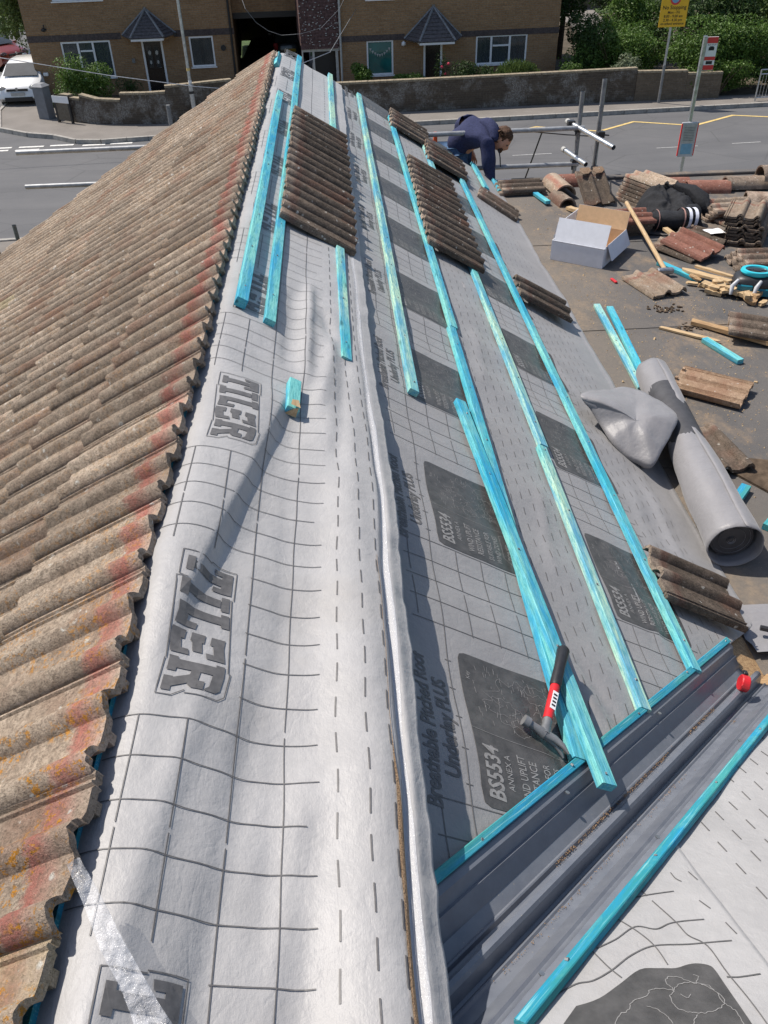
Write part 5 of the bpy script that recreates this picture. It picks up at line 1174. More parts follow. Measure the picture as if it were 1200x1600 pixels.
tile_at(4.10, 7.3, FZ+.030, R_(200), 'brown tile on the felt behind the tall stack', TM[0])
# ridge tiles
def ridge_tile(x, y, z, rz, label, r=.105, L_=.45, tilt=0, mat='tile_dark', roll=0):
    m = MB(); P = []; n = 14
    for i in range(6):
        t = i/5; rr_ = r*(1+.03*(1-t)); row = []
        for k in range(n+1): a = math.pi*k/n; row.append(((t-.5)*L_, math.cos(a)*rr_, math.sin(a)*rr_*.95))
        for k in range(n, -1, -1): a = math.pi*k/n; row.append(((t-.5)*L_, math.cos(a)*(rr_-.016), math.sin(a)*(rr_-.016)*.95))
        P.append(row)
    V = m.grid(P, closeu=True)
    for R__ in (V[0], V[-1]):
        for k in range(n): m.face([R__[k], R__[k+1], R__[2*n-k], R__[2*n+1-k]])
    o = m.obj('ridge_tile', M[mat], sm=45); o.matrix_world = flat_m(x, y, z, rz, roll, tilt)
    return tag(o, label, 'ridge tile', 'half round ridge tiles kept along the edge of the flat roof')
ridge_tile(2.70, 8.55, FZ+.03, R_(95), 'half round ridge tile end on at the left of the far edge', mat='tile')
ridge_tile(2.66, 8.22, FZ+.0, R_(100), 'smaller half round ridge tile end on in front, left of the propped tile', r=.085, L_=.3)
ridge_tile(2.95, 8.80, FZ+.0, R_(2), 'ridge tile lying behind the propped tile', mat='tile_red')
ridge_tile(3.78, 8.55, FZ+.0, R_(-4), 'reddish ridge tile behind the jacket and the tile stack', mat='tile_red', L_=.5)
ridge_tile(4.18, 8.40, FZ+.0, R_(-6), 'reddish ridge tile right of the jacket, with its end cracked', mat='tile_red', L_=.42)
ridge_tile(4.58, 8.42, FZ+.02, R_(-3), 'dark ridge tile in the middle of the far row', mat='tile_dark', L_=.42)
ridge_tile(4.95, 8.40, FZ+.10, R_(-2), 'large mossy ridge tile at the right end of the far row, raised on others', r=.125, L_=.5)
ridge_tile(4.95, 8.50, FZ+.0, R_(-2), 'ridge tile under the large mossy one at the right end', r=.105, L_=.5)
ridge_tile(4.58, 7.80, FZ+.02, R_(-14), 'nearer ridge tile at the right edge with an orange lichen spot', r=.125, L_=.5)
m = MB(); m.ball((-.02, -.06, .108), .022, 2, (1, 1, .15)); m.obj('lichen_spot', plain('orange_lichen', (.6, .26, .03), .9, .2, .3, 60, .002), bpy.data.objects['ridge_tile.008'])
# white box
bx = thing('cardboard_box', 'open white cardboard box with its flaps up on the flat roof', 'box', mat=flat_m(2.21, 6.72, FZ, math.atan2(-.262, .365)))
W_, D_, Hh = .45, .52, .165; t_ = .005
m = MB(); m.bb(0, W_, 0, D_, .002, t_); m.bb(0, W_, 0, t_, t_, Hh); m.bb(0, t_, t_, D_, t_, Hh); m.bb(W_-t_, W_, t_, D_, t_, Hh); m.bb(0, W_, D_, D_+t_, t_, Hh); m.obj('carton', M['box'], bx)
m = MB(); m.bb(t_+.001, W_-t_-.001, t_+.001, D_-.001, t_+.001, t_+.003); m.quad((t_+.001, D_-.002, t_), (W_-t_-.001, D_-.002, t_), (W_-t_-.001, D_-.002, Hh), (t_+.001, D_-.002, Hh)); m.obj('inner_lining', M['card'], bx)
m = MB(); m.box((W_/2+.01, .045, Hh+.080), (W_*.98, .004, .185), Matrix.Rotation(R_(-22), 3, 'X')); m.obj('flap', M['box'], bx)
m = MB(); m.box((W_/2, D_+.022, Hh+.068), (W_, .004, .15), Matrix.Rotation(R_(-17), 3, 'X')); fl = m.obj('flap', M['box'], bx); m = MB(); m.box((W_/2, D_+.018, Hh+.068), (W_, .003, .15), Matrix.Rotation(R_(-17), 3, 'X')); m.obj('flap_inside', M['card'], fl)
m = MB(); m.box((W_+.028, D_/2+.03, Hh-.02-.03), (.004, D_*.86, .13), Matrix.Rotation(R_(-24), 3, 'Y')); m.obj('flap', M['box'], bx)
m = MB(); m.box((-.002, D_/2+.03, Hh+.055), (.004, D_*.86, .12), Matrix.Rotation(R_(12), 3, 'Y')); m.obj('flap', M['box'], bx)
m = MB(); m.bb(W_*.0, W_, -.0012, -.0004, Hh-.008, Hh-.004); m.obj('crease', M['greyplastic'], bx)
# long handled hammer
a = Vector((3.02, 7.38, FZ+.235)); b = Vector((3.03, 6.26, FZ+.045)); Hm = thing('long_handled_hammer', 'long pale wooden handle with a steel head resting on the reddish tiles', 'hammer', mat=beam_m(b, a, (0, 0, 1)))
L_ = (a-b).length; m = MB(); m.tube([(0, 0, 0), (L_*.5, 0, .004), (L_, 0, 0)], .018, 10); m.obj('handle', M['wood'], Hm, sm=50)
m = MB(); m.box((-.005, 0, 0), (.045, .13, .045)); m.obj('head', M['steel'], Hm, bevel=.008)
# tool: black body with turquoise ring
T = thing('cordless_tool', 'black and teal site tool with a round turquoise top and grey grips', 'tool', mat=flat_m(3.57, 5.86, FZ, R_(-18)))
m = MB(); P = []
for z, s in ((0, .80), (.03, .98), (.09, 1.0), (.13, .92), (.15, .70)): P.append([(math.copysign(abs(math.cos(2*math.pi*k/28))**.6, math.cos(2*math.pi*k/28))*.16*s, math.copysign(abs(math.sin(2*math.pi*k/28))**.6, math.sin(2*math.pi*k/28))*.12*s, z) for k in range(28)])
V = m.grid(P, closeu=True); m.face(V[0][::-1]); m.face(V[-1]); m.obj('body', M['black'], T, sm=50)
m = MB(); m.grid([[(math.cos(2*math.pi*k/28)*r, math.sin(2*math.pi*k/28)*r*.8, z) for k in range(28)] for r, z in ((.105, .152), (.118, .17), (.112, .186), (.085, .186), (.078, .172))], closeu=True); m.obj('ring', M['turq'], T, sm=50)
m = MB(); m.tube([(0, 0, .150), (0, 0, .178)], .078, 24); q_ = m.obj('window', M['glass'], T); m = MB(); m.box((0, 0, .180), (.13, .012, .004)); m.box((.0, .0, .1805), (.05, .05, .004)); m.obj('window_rib', M['black'], q_)
m = MB(); m.bb(-.13, -.02, -.125, -.10, .03, .10); m.bb(.02, .12, -.125, -.10, .02, .08); m.obj('side_panel', M['teal_paint'], T, bevel=.006)
for s in (-1, 1): m = MB(); m.tube([(-.13*1 if s < 0 else .03, -.10, .13), (-.17 if s < 0 else -.0, -.15, .10), (-.17 if s < 0 else -.01, -.16, .04)], [.013, .017, .012], 8); m.obj('grip', M['greyplastic'], T, sm=60)
m = MB(); m.tube([(.1, -.12, .02), (.06, -.17, .008), (-.02, -.19, .008), (-.06, -.16, .02)], .006, 6); m.obj('cable', M['black'], T)
# wood debris
def plank(p, q, wd, th, label, mat='wood_old', name='wood_offcut', cat='wood offcut', group=None, seed=0, rough=.3):
    p, q = Vector(p), Vector(q); L_ = (q-p).length; rr = random.Random(seed); m = MB(); P = []; n = 6
    for i in range(n+1):
        k = 1 - rough*(abs(i/n-.5)*2)**4*rr.random(); x = L_*i/n; o = rr.uniform(-.06, .06)*wd
        P.append([(x+rr.uniform(-.01, .01)*(i in (0, n)), -wd/2*k+o, 0), (x, -wd/2*k+o, th*rr.uniform(.8, 1)), (x+rr.uniform(-.02, .02)*(i in (0, n)), wd/2*k+o, th*rr.uniform(.75, 1)), (x, wd/2*k+o, 0)])
    V = m.grid(P, closeu=True); m.face(V[0][::-1]); m.face(V[-1]); o = m.obj(name, M[mat]); o.matrix_world = beam_m(p, q, (0, 0, 1)); return tag(o, label, cat, group)
plank((3.33, 7.18, FZ+.05), (3.43, 6.62, FZ+.03), .05, .025, 'pale split batten sticking out under the tilted red tile', 'wood', seed=1)
plank((2.66, 7.98, FZ+.01), (2.86, 7.62, FZ+.03), .07, .03, 'pale batten offcut pointing out beside the propped tile', 'wood', seed=2)
plank((2.68, 5.32, FZ+.004), (2.99, 5.05, FZ+.01), .035, .015, 'thin pale splintered stick pointing at the right hand turquoise offcut', 'wood', seed=3)
plank((2.93, 5.36, FZ+.01), (3.55, 4.70, FZ+.03), .06, .03, 'weathered split batten under the mossy tile at the right edge', 'wood_old', seed=4)
plank((2.44, 2.78, FZ+.02), (2.62, 3.22, FZ+.03), .035, .02, 'pale stick at the right edge beside the near end of the membrane roll', 'wood', seed=5)
plank((3.18, 6.28, FZ+.03), (3.40, 5.90, FZ+.07), .07, .02, 'broad pale splinter on top of the wood debris heap', 'wood', seed=6, rough=.8)
plank((3.26, 6.24, FZ+.07), (3.46, 5.94, FZ+.085), .035, .02, 'narrow pale splinter beside the turquoise tool', 'wood', seed=7, rough=.6)
rr = random.Random(44); LAB = ['jagged', 'curled', 'blocky', 'flaky', 'short', 'flat', 'dark', 'crooked', 'thick', 'small']
for i in range(18):
    t = i/17; cx = 3.22+.34*t+rr.uniform(-.06, .06); cy = 6.02-.46*t+rr.uniform(-.07, .07); a = rr.uniform(0, 3.14); l = rr.uniform(.07, .16); z = FZ+.004+rr.uniform(0, .05)
    plank((cx, cy, z), (cx+math.cos(a)*l, cy+math.sin(a)*l, z+rr.uniform(0, .03)), rr.uniform(.03, .08), rr.uniform(.015, .04), '%s chunk of split wood in the debris heap, %s part of the heap' % (LAB[i % 10], 'farther left' if i < 10 else 'nearer right'), 'wood' if rr.random() < .6 else 'wood_old', 'wood_chunk', 'wood chunk', 'wood debris heap', 60+i, .8)
batten((2.42, 8.62, FZ+.004), (2.50, 8.12, FZ+.02), 'turquoise batten stub standing out at the far corner near the ridge tiles', 'batten', .05, .03, (0, 0, 1), name='batten_offcut')
batten((3.06, 6.50, FZ+.002), (3.25, 6.10, FZ+.002), 'turquoise batten offcut lying right of the long handled hammer head', 'batten', .05, .032, (0, 0, 1), name='batten_offcut')
batten((2.91, 5.08, FZ+.002), (3.02, 4.74, FZ+.002), 'turquoise batten offcut beside the thin splintered stick', 'batten', .05, .032, (0, 0, 1), name='batten_offcut')
batten((2.36, 3.23, FZ+.002), (2.49, 3.38, FZ+.002), 'small teal batten offcut right of the membrane roll', 'batten_teal', .05, .034, (0, 0, 1), name='batten_offcut')
batten((2.455, 3.04, FZ+.002), (2.60, 3.18, FZ+.002), 'small teal batten offcut cut by the right edge of the picture', 'batten_teal', .05, .034, (0, 0, 1), name='batten_offcut')
batten((2.335, 5.72, FZ+.004), (2.275, 4.45, FZ+.004), 'pale green batten lying on the flat roof, left of a crossing pair', 'batten_green', .047, .027, (0, 0, 1), group='pair of battens on the flat roof')
batten((2.395, 5.60, FZ+.034), (2.27, 4.00, FZ+.034), 'bright turquoise batten on top of the crossing pair, running under the membrane roll', 'batten', .047, .027, (0, 0, 1), group='pair of battens on the flat roof')
# red lighter, white scrap, slate scraps
m = MB(); m.box((2.60, 6.19, FZ+.010), (.022, .085, .014), Matrix.Rotation(R_(12), 3, 'Z')); single(m, 'marker', M['red'], 'small red plastic pencil lying on the felt near the box', 'marker', bevel=.003)
m = MB(); P = [[(3.62+.05*i+.01*j, 7.06-.04*j+.01*i, FZ+.078+.008*n2(i*.8, j*.9)) for i in range(4)] for j in range(4)]; m.grid(P); single(m, 'paper_scrap', M['white'], 'white scrap lying on the broken tile left of the tall stack', 'scrap')
m = MB(); m.prism([(2.47, 3.55, FZ+.003), (2.62, 3.30, FZ+.003), (2.75, 3.42, FZ+.003), (2.72, 3.62, FZ+.003), (2.58, 3.66, FZ+.003)], (0, 0, .012)); single(m, 'felt_scrap', M['bark'], 'dark flat scrap of old felt at the right edge beside the offcuts', 'scrap')
m = MB(); m.ball((2.40, 3.50, FZ+.022), .030, 2, (1, .8, .7), rough=.8); single(m, 'mortar_lump', M['wood'], 'pale lump of mortar right of the membrane roll', 'mortar lump')
m = MB(); rr = random.Random(8)
for i in range(2200):
    c = rr.choice([(2.55, 5.2, .35, .6), (2.9, 4.6, .35, .5), (2.75, 3.9, .3, .4), (2.35, 4.9, .12, .9), (3.1, 5.6, .4, .3), (2.8, 7.8, .25, .3), (2.3, 6.5, .12, 1.5), (2.9, 5.9, .3, .2)]); x, y = rr.gauss(c[0], c[2]), rr.gauss(c[1], c[3])
    if not (2.2 < x < 5.5 and 2.6 < y < 8.7): continue
    s_ = rr.uniform(.0015, .0055)*(2.4 if rr.random() < .03 else 1); m.box((x, y, FZ+s_*.3), (s_*rr.uniform(.8, 2), s_, s_*.7), Euler((rr.random(), rr.random(), rr.random()*6)).to_matrix())
tag(m.obj('mortar_crumbs', M['wood']), 'scattered sandy mortar crumbs and chips over the flat roof felt', 'debris', kind='stuff')
m = MB()
for i in range(60):
    c = rr.choice([(2.78, 5.66), (2.86, 5.6), (2.86, 5.3)]); m.box((rr.gauss(c[0], .06), rr.gauss(c[1], .03), FZ+.006), (rr.uniform(.01, .03), rr.uniform(.006, .014), .008), Euler((0, 0, rr.random()*6)).to_matrix())
tag(m.obj('moss_clumps', M['bark']), 'dark moss and bark crumbs in front of the single tan tile', 'debris', kind='stuff')
# jacket
J = thing('jacket', 'crumpled black jacket with white stripes on its sleeve lying against the tile stack', 'jacket', (3.5, 7.7, FZ))
def skinmesh(name, verts, edges, rad, mat, parent, sub=2, root=0, rough=0, rs=3):
    me = bpy.data.meshes.new(name); me.from_pydata([tuple(v) for v in verts], edges, []); o = bpy.data.objects.new(name, me); COL.objects.link(o)
    s = o.modifiers.new('s', 'SKIN'); s.use_smooth_shade = True; s.branch_smoothing = .3
    if not me.skin_vertices: pass
    for i, d in enumerate(me.skin_vertices[0].data): r = rad[i]; d.radius = (r, r) if not isinstance(r, tuple) else r; d.use_root = (i == root)
    ss_ = o.modifiers.new('u', 'SUBSURF'); ss_.levels = sub; ss_.render_levels = sub
    dg = bpy.context.evaluated_depsgraph_get(); me2 = bpy.data.meshes.new_from_object(o.evaluated_get(dg)); bpy.data.objects.remove(o)
    if rough:
        for v in me2.vertices:
            d = Vector((noise.noise(v.co*7), noise.noise(v.co*7+Vector((9, 3, 1))), noise.noise(v.co*7+Vector((2, 8, 5))))); v.co += d*rough + Vector((0, 0, 1))*noise.noise(v.co*22)*rough*.4
    me2.materials.clear(); me2.materials.append(mat); me2.shade_smooth(); o2 = bpy.data.objects.new(name, me2); return link(o2, parent)
V = [(-.32, -.30, .08), (-.10, -.38, .085), (.10, -.36, .09), (.20, -.16, .10)]
m = MB(); P = []
for i in range(46):
    row = []
    for j in range(46):
        u, v = i/45*2-1, j/45*2-1; q_ = math.sqrt(u*u+v*v); k = max(abs(u), abs(v))/q_ if q_ else 1; u2, v2 = u*k, v*k; rr_ = min(1, math.hypot(u2, v2))
        x, y = u2*.28+.05, v2*.42; edge = 1+.22*noise.noise(Vector((u2*2, v2*2, 3)))
        h = .72*(.10+.22*ga(x+.10, .16)*ga(y-.26, .18)+.11*ga(x-.22, .13)*ga(y+.02, .2))*(1-rr_**4)
        w1 = noise.noise(Vector((x*6+.6*y, y*5, 1))); w2 = 1-abs(noise.noise(Vector((x*9, y*7+x*5, 7))))*2; w3 = 1-abs(noise.noise(Vector((x*17+3*y, y*11, 2))))*2
        h += (.05*w1+.045*w2+.02*w3)*(1-rr_**3); row.append((x*edge+.03*w1, y*edge, max(.006, h)))
    P.append(row)
m.grid(P); jb = m.obj('body', M['jacket'], J, recalc=True); jb.data.shade_smooth()
m = MB(); m.tube([(.16, .22, .20), (.27, .10, .19), (.33, -.04, .13), (.36, -.14, .05)], [.04, .055, .06, .04], 14)
for v in m.bm.verts: v.co += Vector((1, 1, 1))*noise.noise(v.co*14)*.022
m.obj('sleeve', M['jacket'], J, sm=80)
sl = skinmesh('sleeve', V[:4], [(0, 1), (1, 2), (2, 3)], [(.10, .075), (.11, .08), (.10, .085), (.09, .08)], M['jacket'], J, rough=.022)
for x0, x1, mt_, r in ((-.225, -.218, 'jpink', .118), (.005, .018, 'jpink', .120), (.050, .078, 'jwhite', .120), (.105, .135, 'jwhite', .118)):
    m = MB(); P = []
    for x in (x0, x1): P.append([(x+.02*math.sin(2*math.pi*k/20)*.8, -.37+.03*(x-.05)+math.cos(2*math.pi*k/20)*r, .085+math.sin(2*math.pi*k/20)*r*.80) for k in range(20)])
    m.grid(P, closeu=True); q_ = m.obj('stripe', M[mt_], sl); q_.data.shade_smooth()
m = MB(); m.ball((-.30, -.30, .11), .05, 2, (1.3, .7, .6), rough=.4); m.obj('white_lining', M['jwhite'], J)
m = MB(); m.tube([(-.38, -.22, .03), (-.42, -.45, .01), (-.2, -.55, .01), (-.05, -.6, .012), (.0, -.48, .02)], .007, 6); m.tube([(-.45, .3, .25), (-.5, .1, .2), (-.42, -.05, .12)], .008, 6); m.obj('cord', M['jacket'], J)
# ---------------------------------------------------------------- membrane roll
far, near_ = Vector((2.345, 4.52, FZ+.10)), Vector((2.175, 2.80, FZ+.122)); ax = (near_-far).normalized(); side = ax.cross(Vector((0, 0, 1))).normalized(); L_ = (near_-far).length
Rm = thing('membrane_roll', 'loose roll of grey membrane along the eave, its open end facing the camera', 'membrane roll', tuple(far))
m = MB(); P = []
for i in range(50):
    t = i/49; c = far + ax*L_*t - Vector(Rm.location); r = (.094+.030*t) * (1+.05*n2(t*6, 1, 4)) * (1 - .16*ga(t-.42, .09)) ; row = []
    for k in range(37):
        a = math.pi*(.55 + 2.12*k/36*1.0); rr_ = r*(1+.045*n2(t*7, k*.35, 2)+.02*n2(t*22, k*.5, 6) - .05*(k/36)); row.append(c + side*math.cos(a)*rr_ + Vector((0, 0, 1))*(math.sin(a)*rr_*(.97)))
    P.append(row)
m.grid(P); o = m.obj('outer_wrap', M['membrane'], Rm, recalc=False); o.data.shade_smooth(); sol = o.modifiers.new('t', 'SOLIDIFY'); sol.thickness = .004
m = MB(); c0 = far+ax*.3-Rm.location; c1 = near_-ax*.060-Rm.location; m.tube([c0, c1], .098, 28); m.obj('inner_roll', M['membrane_shade'], Rm, sm=40)
m = MB(); 
for r in (.018, .011): m.grid([[c1+ax*(.004 if j else -.002) + side*math.cos(2*math.pi*k/20)*(r+j*.003) + Vector((0, 0, 1))*math.sin(2*math.pi*k/20)*(r+j*.003) - Vector((0, 0, .01)) for k in range(21)] for j in (0, 1)])
for r in (.06, .084): m.grid([[c1+ax*(.003 if j else -.002) + side*math.cos(2*math.pi*k/28)*(r+j*.0016) + Vector((0, 0, 1))*math.sin(2*math.pi*k/28)*(r+j*.0016) for k in range(29)] for j in (0, 1)])
m.obj('roll_layers', M['membrane'], Rm)
# folded cone flap
m = MB()
def closed(pts, t):
    n = len(pts); f = t*n; i = int(f) % n; u = f-int(f); p0, p1, p2, p3 = pts[(i-1) % n], pts[i], pts[(i+1) % n], pts[(i+2) % n]
    return .5*((2*p1)+(-p0+p2)*u+(2*p0-5*p1+4*p2-p3)*u*u+(-p0+3*p1-3*p2+p3)*u*u*u)
rim = [Vector(v) for v in ((1.704, 3.845, 4.985), (1.916, 4.063, 4.880), (2.107, 4.205, 4.800), (2.179, 3.988, 4.850), (2.215, 3.763, 4.868), (2.145, 3.631, 4.850), (2.076, 3.541, 4.820), (2.001, 3.449, 4.790), (1.943, 3.490, 4.790), (1.883, 3.541, 4.800), (1.828, 3.608, 4.840), (1.798, 3.709, 4.870), (1.750, 3.779, 4.930))]
hub = Vector((1.965, 3.680, 4.905)); P = []; K = 104
for j in range(15):
    t = j/14; row = []
    for k in range(K):
        q = closed(rim, k/K); p = hub.lerp(q, t); p.z += .020*math.sin(math.pi*t)*(1-.5*t) + .010*n2(p.x*8, p.y*8, 5) + .006*(1-2*abs(n2(p.x*11, p.y*7, 9)))*ss(0, .4, t)*ss(1, .8, t)
        row.append(p)
    P.append(row)
for j in range(1, 7):
    a = j/6; row = []
    for k in range(K):
        q = closed(rim, k/K); inn = (hub-q); inn.z = 0; inn.normalize(); f = k/K; mouth = ss(.26, .31, f)*ss(.55, .48, f)
        row.append(q + inn*(.012*math.sin(a*3.1)*-1 + .075*a*a) + Vector((0, 0, -1))*(.010+(.070-.055*ga((f if f < .5 else f-1), .07))*(1-.6*mouth))*a)
    P.append(row)
m.grid(P, closeu=True)
bmesh.ops.translate(m.bm, vec=-Vector(Rm.location), verts=m.bm.verts); o = m.obj('folded_flap', M['membrane'], Rm); o.data.shade_smooth(); sol = o.modifiers.new('t', 'SOLIDIFY'); sol.thickness = .004
# flashing and lead scraps at the lower end of the valley
m = MB(); m.grid([[Vector((2.06+.9*i/10, 2.24+.30*j/6, FZ+.006+.012*abs(n2(i*.5, j*.5, 6))+.03*ss(2, 0, j))) for i in range(11)] for j in range(7)]); single(m, 'lead_flashing', M['membrane'], 'pale grey flashing sheet at the foot of the valley by the flat roof', 'flashing', recalc=False)
m = MB(); m.tube([(2.12, 2.36, FZ+.05), (2.25, 2.31, FZ+.045), (2.7, 2.30, FZ+.035)], .012, 8); single(m, 'black_cable', M['black'], 'short black cable end beside the red tape measure', 'cable')
# ---------------------------------------------------------------- scaffold
Sc = thing('scaffold', 'galvanised tube scaffold behind the far end of the roof', 'scaffold', (0, 9.25, 0))
def tb(p, q, nm, mat='galv'):
    m = MB(); p = Vector(p)-Vector((0, 9.25, 0)); q = Vector(q)-Vector((0, 9.25, 0)); d = (q-p).normalized(); n = 14
    m.tube([p, q], .0242, n, cap=False); a = MB(); o = m.obj(nm, M[mat], Sc, sm=50)
    i = MB(); i.tube([p+d*.03, q-d*.03], .0205, n); i.obj('tube_bore', M['black'], o); return o
tb((-2.80, 9.2, 5.045), (3.08, 9.2, 5.082), 'rail', 'galv_rail'); tb((-2.80, 9.2, 4.708), (3.06, 9.2, 4.722), 'rail', 'galv_rail')
tb((3.035, 9.25, .1), (3.035, 9.25, 5.42), 'standard', 'galv_dark'); tb((3.25, 9.25, .1), (3.25, 9.25, 5.53), 'standard', 'galv_dark')
tb((2.965, 9.36, 5.10), (3.235, 8.62, 5.02), 'transom'); tb((2.95, 9.36, 4.82), (3.07, 8.95, 4.78), 'transom')
tb((-3.3, 9.9, .1), (-3.3, 9.9, 4.1), 'standard', 'galv_dark'); tb((2.4, 9.9, .1), (2.4, 9.9, 4.0), 'standard', 'galv_dark')
for (x, y, z) in ((3.02, 9.22, 5.07), (3.20, 9.0, 5.06), (3.02, 9.22, 4.73), (3.25, 9.2, 4.66), (2.97, 9.33, 5.1)):
    m = MB(); c = Vector((x, y-9.25, z)); m.box(c, (.075, .075, .06)); m.tube([c+Vector((.03, -.03, 0)), c+Vector((.075, -.06, 0))], .009, 6); m.tube([c+Vector((-.03, -.04, -.02)), c+Vector((-.03, -.05, -.06))], .012, 6); m.obj('coupler', M['black'], Sc, bevel=.01)
for p in ((2.96, 9.37, 5.102), (2.945, 9.37, 4.822)):
    m = MB(); c = Vector(p)-Vector((0, 9.25, 0)); m.tube([c, c+Vector((-.012, .045, .004))], .028, 12); m.obj('end_cap', M['curtain'], Sc)
m = MB(); m.tube([(3.20, -.22, 5.02), (3.18, -.24, 4.8), (3.19, -.23, 4.62)], .005, 5); m.tube([(2.5, -.02, 5.06), (2.9, -.05, 5.02), (3.2, -.22, 5.03)], .006, 5); m.obj('tie_wire', M['black'], Sc)
m = MB(); m.tube([(2.64, -.02, 5.04), (2.36, .2, 3.9)], .008, 6); m.obj('rope', M['black'], Sc)
for k in range(5): m = MB(); m.bb(-2.3, 3.5, .12+k*.232, .12+k*.232+.225, 3.94, 3.978); m.obj('scaffold_board', M['wood_old'], Sc)
m = MB(); m.tube([(1.53, 9.35, 4.95), (1.53, 9.35, 5.06)], .022, 12); m.tube([(1.53, 9.35, 4.04), (1.53, 9.35, 4.96)], .012, 8); single(m, 'orange_marker', plain('orange_plastic', (.75, .10, .02), .5, .4, .1, 20, 0), 'small orange cap showing beside the rail behind the far tiles', 'marker')
# ---------------------------------------------------------------- worker
Pn = thing('person', 'worker in a navy hooded top and jeans bending over the far eave', 'person', (1.85, 9.38, 3.98))
o_ = Vector(Pn.location)
def W(*p): return Vector(p)-Vector((0, 0, .06))-o_
pel = W(1.74, 9.40, 4.86); sp = W(1.86, 9.36, 5.02); ch = W(1.97, 9.28, 5.10); nk = W(2.10, 9.20, 5.13); hd = W(2.20, 9.14, 5.065)
shR = W(2.04, 9.07, 5.07); elR = W(2.07, 9.03, 4.84); wrR = W(2.09, 9.0, 4.62); shL = W(1.93, 9.47, 5.17); elL = W(1.80, 9.60, 5.13); wrL = W(1.93, 9.50, 4.90)
hpR = W(1.76, 9.28, 4.83); knR = W(1.93, 9.20, 4.48); anR = W(1.78, 9.30, 4.12); toR = W(1.92, 9.27, 4.065); hpL = W(1.72, 9.52, 4.83); knL = W(1.86, 9.60, 4.48); anL = W(1.66, 9.66, 4.12); toL = W(1.80, 9.68, 4.065)
handR = [W(2.10, 8.99, 4.55)] + [W(2.10+.022*(k-1.2), 8.98-.006*k, 4.55-.05+.008*abs(k-1)) for k in range(4)] + [W(2.10+.024*(k-1.2), 9.0-.006*k, 4.55-.085+.008*abs(k-1)) for k in range(4)] + [W(2.06, 8.96, 4.53), W(2.05, 8.94, 4.50)]
handL = [W(1.96, 9.48, 4.84)] + [W(1.96+.022*(k-1.2), 9.46, 4.79) for k in range(4)] + [W(1.96+.022*(k-1.2), 9.45, 4.755) for k in range(4)] + [W(1.98, 9.44, 4.82), W(1.99, 9.42, 4.80)]
V = [pel, sp, ch, nk, hd, shR, elR, wrR, shL, elL, wrL, hpR, knR, anR, toR, hpL, knL, anL, toL]; E = [(0, 1), (1, 2), (2, 3), (3, 4), (2, 5), (5, 6), (6, 7), (2, 8), (8, 9), (9, 10), (0, 11), (11, 12), (12, 13), (13, 14), (0, 15), (15, 16), (16, 17), (17, 18)]
R = [.13, .13, .14, .055, .085, .065, .045, .03, .065, .045, .03, .085, .06, .045, .04, .085, .06, .045, .04]
for base, hand in ((7, handR), (10, handL)):
    k0 = len(V); V += hand; R += [.030]+[.0095]*4+[.008]*4+[.011, .009]; E += [(base, k0)] + [(k0, k0+1+k) for k in range(4)] + [(k0+1+k, k0+5+k) for k in range(4)] + [(k0, k0+9), (k0+9, k0+10)]
skinmesh('body', V, E, R, M['skin'], Pn)
# head shape, face
fd = Vector((.55, -.45, -.72)).normalized(); upv = Vector((.78, -.05, .55)); upv = (upv-fd*upv.dot(fd)).normalized(); sdv = upv.cross(fd).normalized()
Rh = Matrix((sdv, fd, upv)).transposed()
m = MB(); m.ball(hd, .098, 3, (.80, .98, 1.15), rot=Rh)
for v in m.bm.verts:
    l = Rh.transposed() @ (v.co-hd)
    if l.z < -.02: l.x *= 1-.30*min(1, (-l.z-.02)/.09); l.y *= 1-.12*min(1, (-l.z-.02)/.09)
    if l.y > .03: l.y += .022*ga(l.x, .014)*ga(l.z+.010, .02) + .008*ga(l.z+.055, .012)*ga(l.x, .022) - .010*ga(abs(l.x)-.032, .012)*ga(l.z-.018, .012)
    v.co = hd + Rh @ l
hdobj = m.obj('head', M['skin'], Pn); hdobj.data.shade_smooth()
for s in (-1, 1):
    m = MB(); m.ball(hd+Rh @ Vector((s*.032, .083, .016)), .010, 1); m.obj('eye', M['black'], hdobj); m = MB(); m.ball(hd+Rh @ Vector((s*.080, -.005, -.005)), .026, 2, (.35, .8, 1.25), rot=Rh); m.obj('ear', M['skin'], hdobj)
m = MB(); rr = random.Random(2)
m.ball(hd+Rh @ Vector((0, -.020, .026)), .104, 4, (.84, .98, 1.08), rot=Rh)
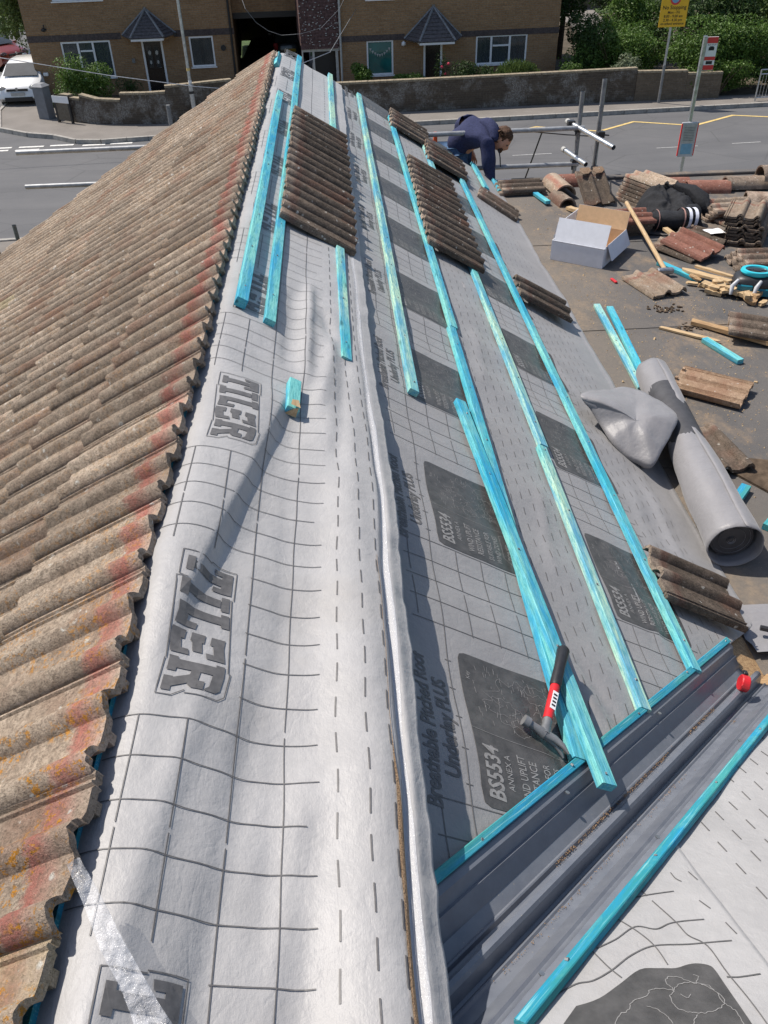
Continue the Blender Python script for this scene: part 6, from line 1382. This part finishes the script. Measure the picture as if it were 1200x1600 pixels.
for v in m.bm.verts:
    l = Rh.transposed() @ (v.co-hd); k = noise.noise(v.co*38)*.014+noise.noise(v.co*90)*.007
    if l.y > .035 and l.z < .055: l *= .72
    v.co = hd + Rh @ (l*(1+k*6))
h_ = m.obj('hair', M['hair'], Pn); h_.data.shade_smooth()
bb_ = leaves('hair_strands', tuple(hd+Rh @ Vector((0, -.025, .03))), (.105, .105, .105), 900, .045, M['hair'], Pn, 5, 5, spiky=0)
m = MB(); m.ball(hd+Rh @ Vector((0, .070, -.060)), .038, 2, (1.2, .7, .9), rough=.5, rot=Rh); m.obj('beard', M['hair'], Pn)
# hooded top
pel2 = W(1.73, 9.40, 4.90)
skinmesh('hooded_top', [pel2, sp+Vector((-.03, .0, .02)), ch+Vector((-.01, 0, .01)), W(2.06, 9.23, 5.11), shR, elR+Vector((.0, 0, .0)), W(2.09, 9.005, 4.66), shL, elL, W(1.91, 9.52, 4.94)], [(0, 1), (1, 2), (2, 3), (2, 4), (4, 5), (5, 6), (2, 7), (7, 8), (8, 9)],
         [(.175, .16), (.185, .165), (.175, .15), .10, .10, .075, .055, .10, .075, .05], M['jumper'], Pn, rough=.02)
skinmesh('hood', [W(1.99, 9.34, 5.20), W(2.075, 9.24, 5.205), W(2.12, 9.13, 5.16), W(2.10, 9.06, 5.08)], [(0, 1), (1, 2), (2, 3)], [.045, .07, .065, .04], M['jumper'], Pn, rough=.015)
m = MB(); m.tube([W(2.16, 9.05, 5.0), W(2.17, 9.0, 4.93), W(2.175, 8.98, 4.84)], .006, 6); m.obj('drawstring', M['black'], Pn)
skinmesh('jeans', [W(1.735, 9.40, 4.84), hpR, knR, W(1.79, 9.29, 4.15), hpL, knL, W(1.67, 9.655, 4.15)], [(0, 1), (1, 2), (2, 3), (0, 4), (4, 5), (5, 6)], [.15, .11, .08, .06, .11, .08, .06], M['jeans'], Pn, rough=.012)
for a, t in ((anR, toR), (anL, toL)): skinmesh('boot', [a+Vector((-.02, 0, .0)), a+Vector((0, 0, -.05)), t], [(0, 1), (1, 2)], [.055, .05, .045], M['bark'], Pn, sub=2)
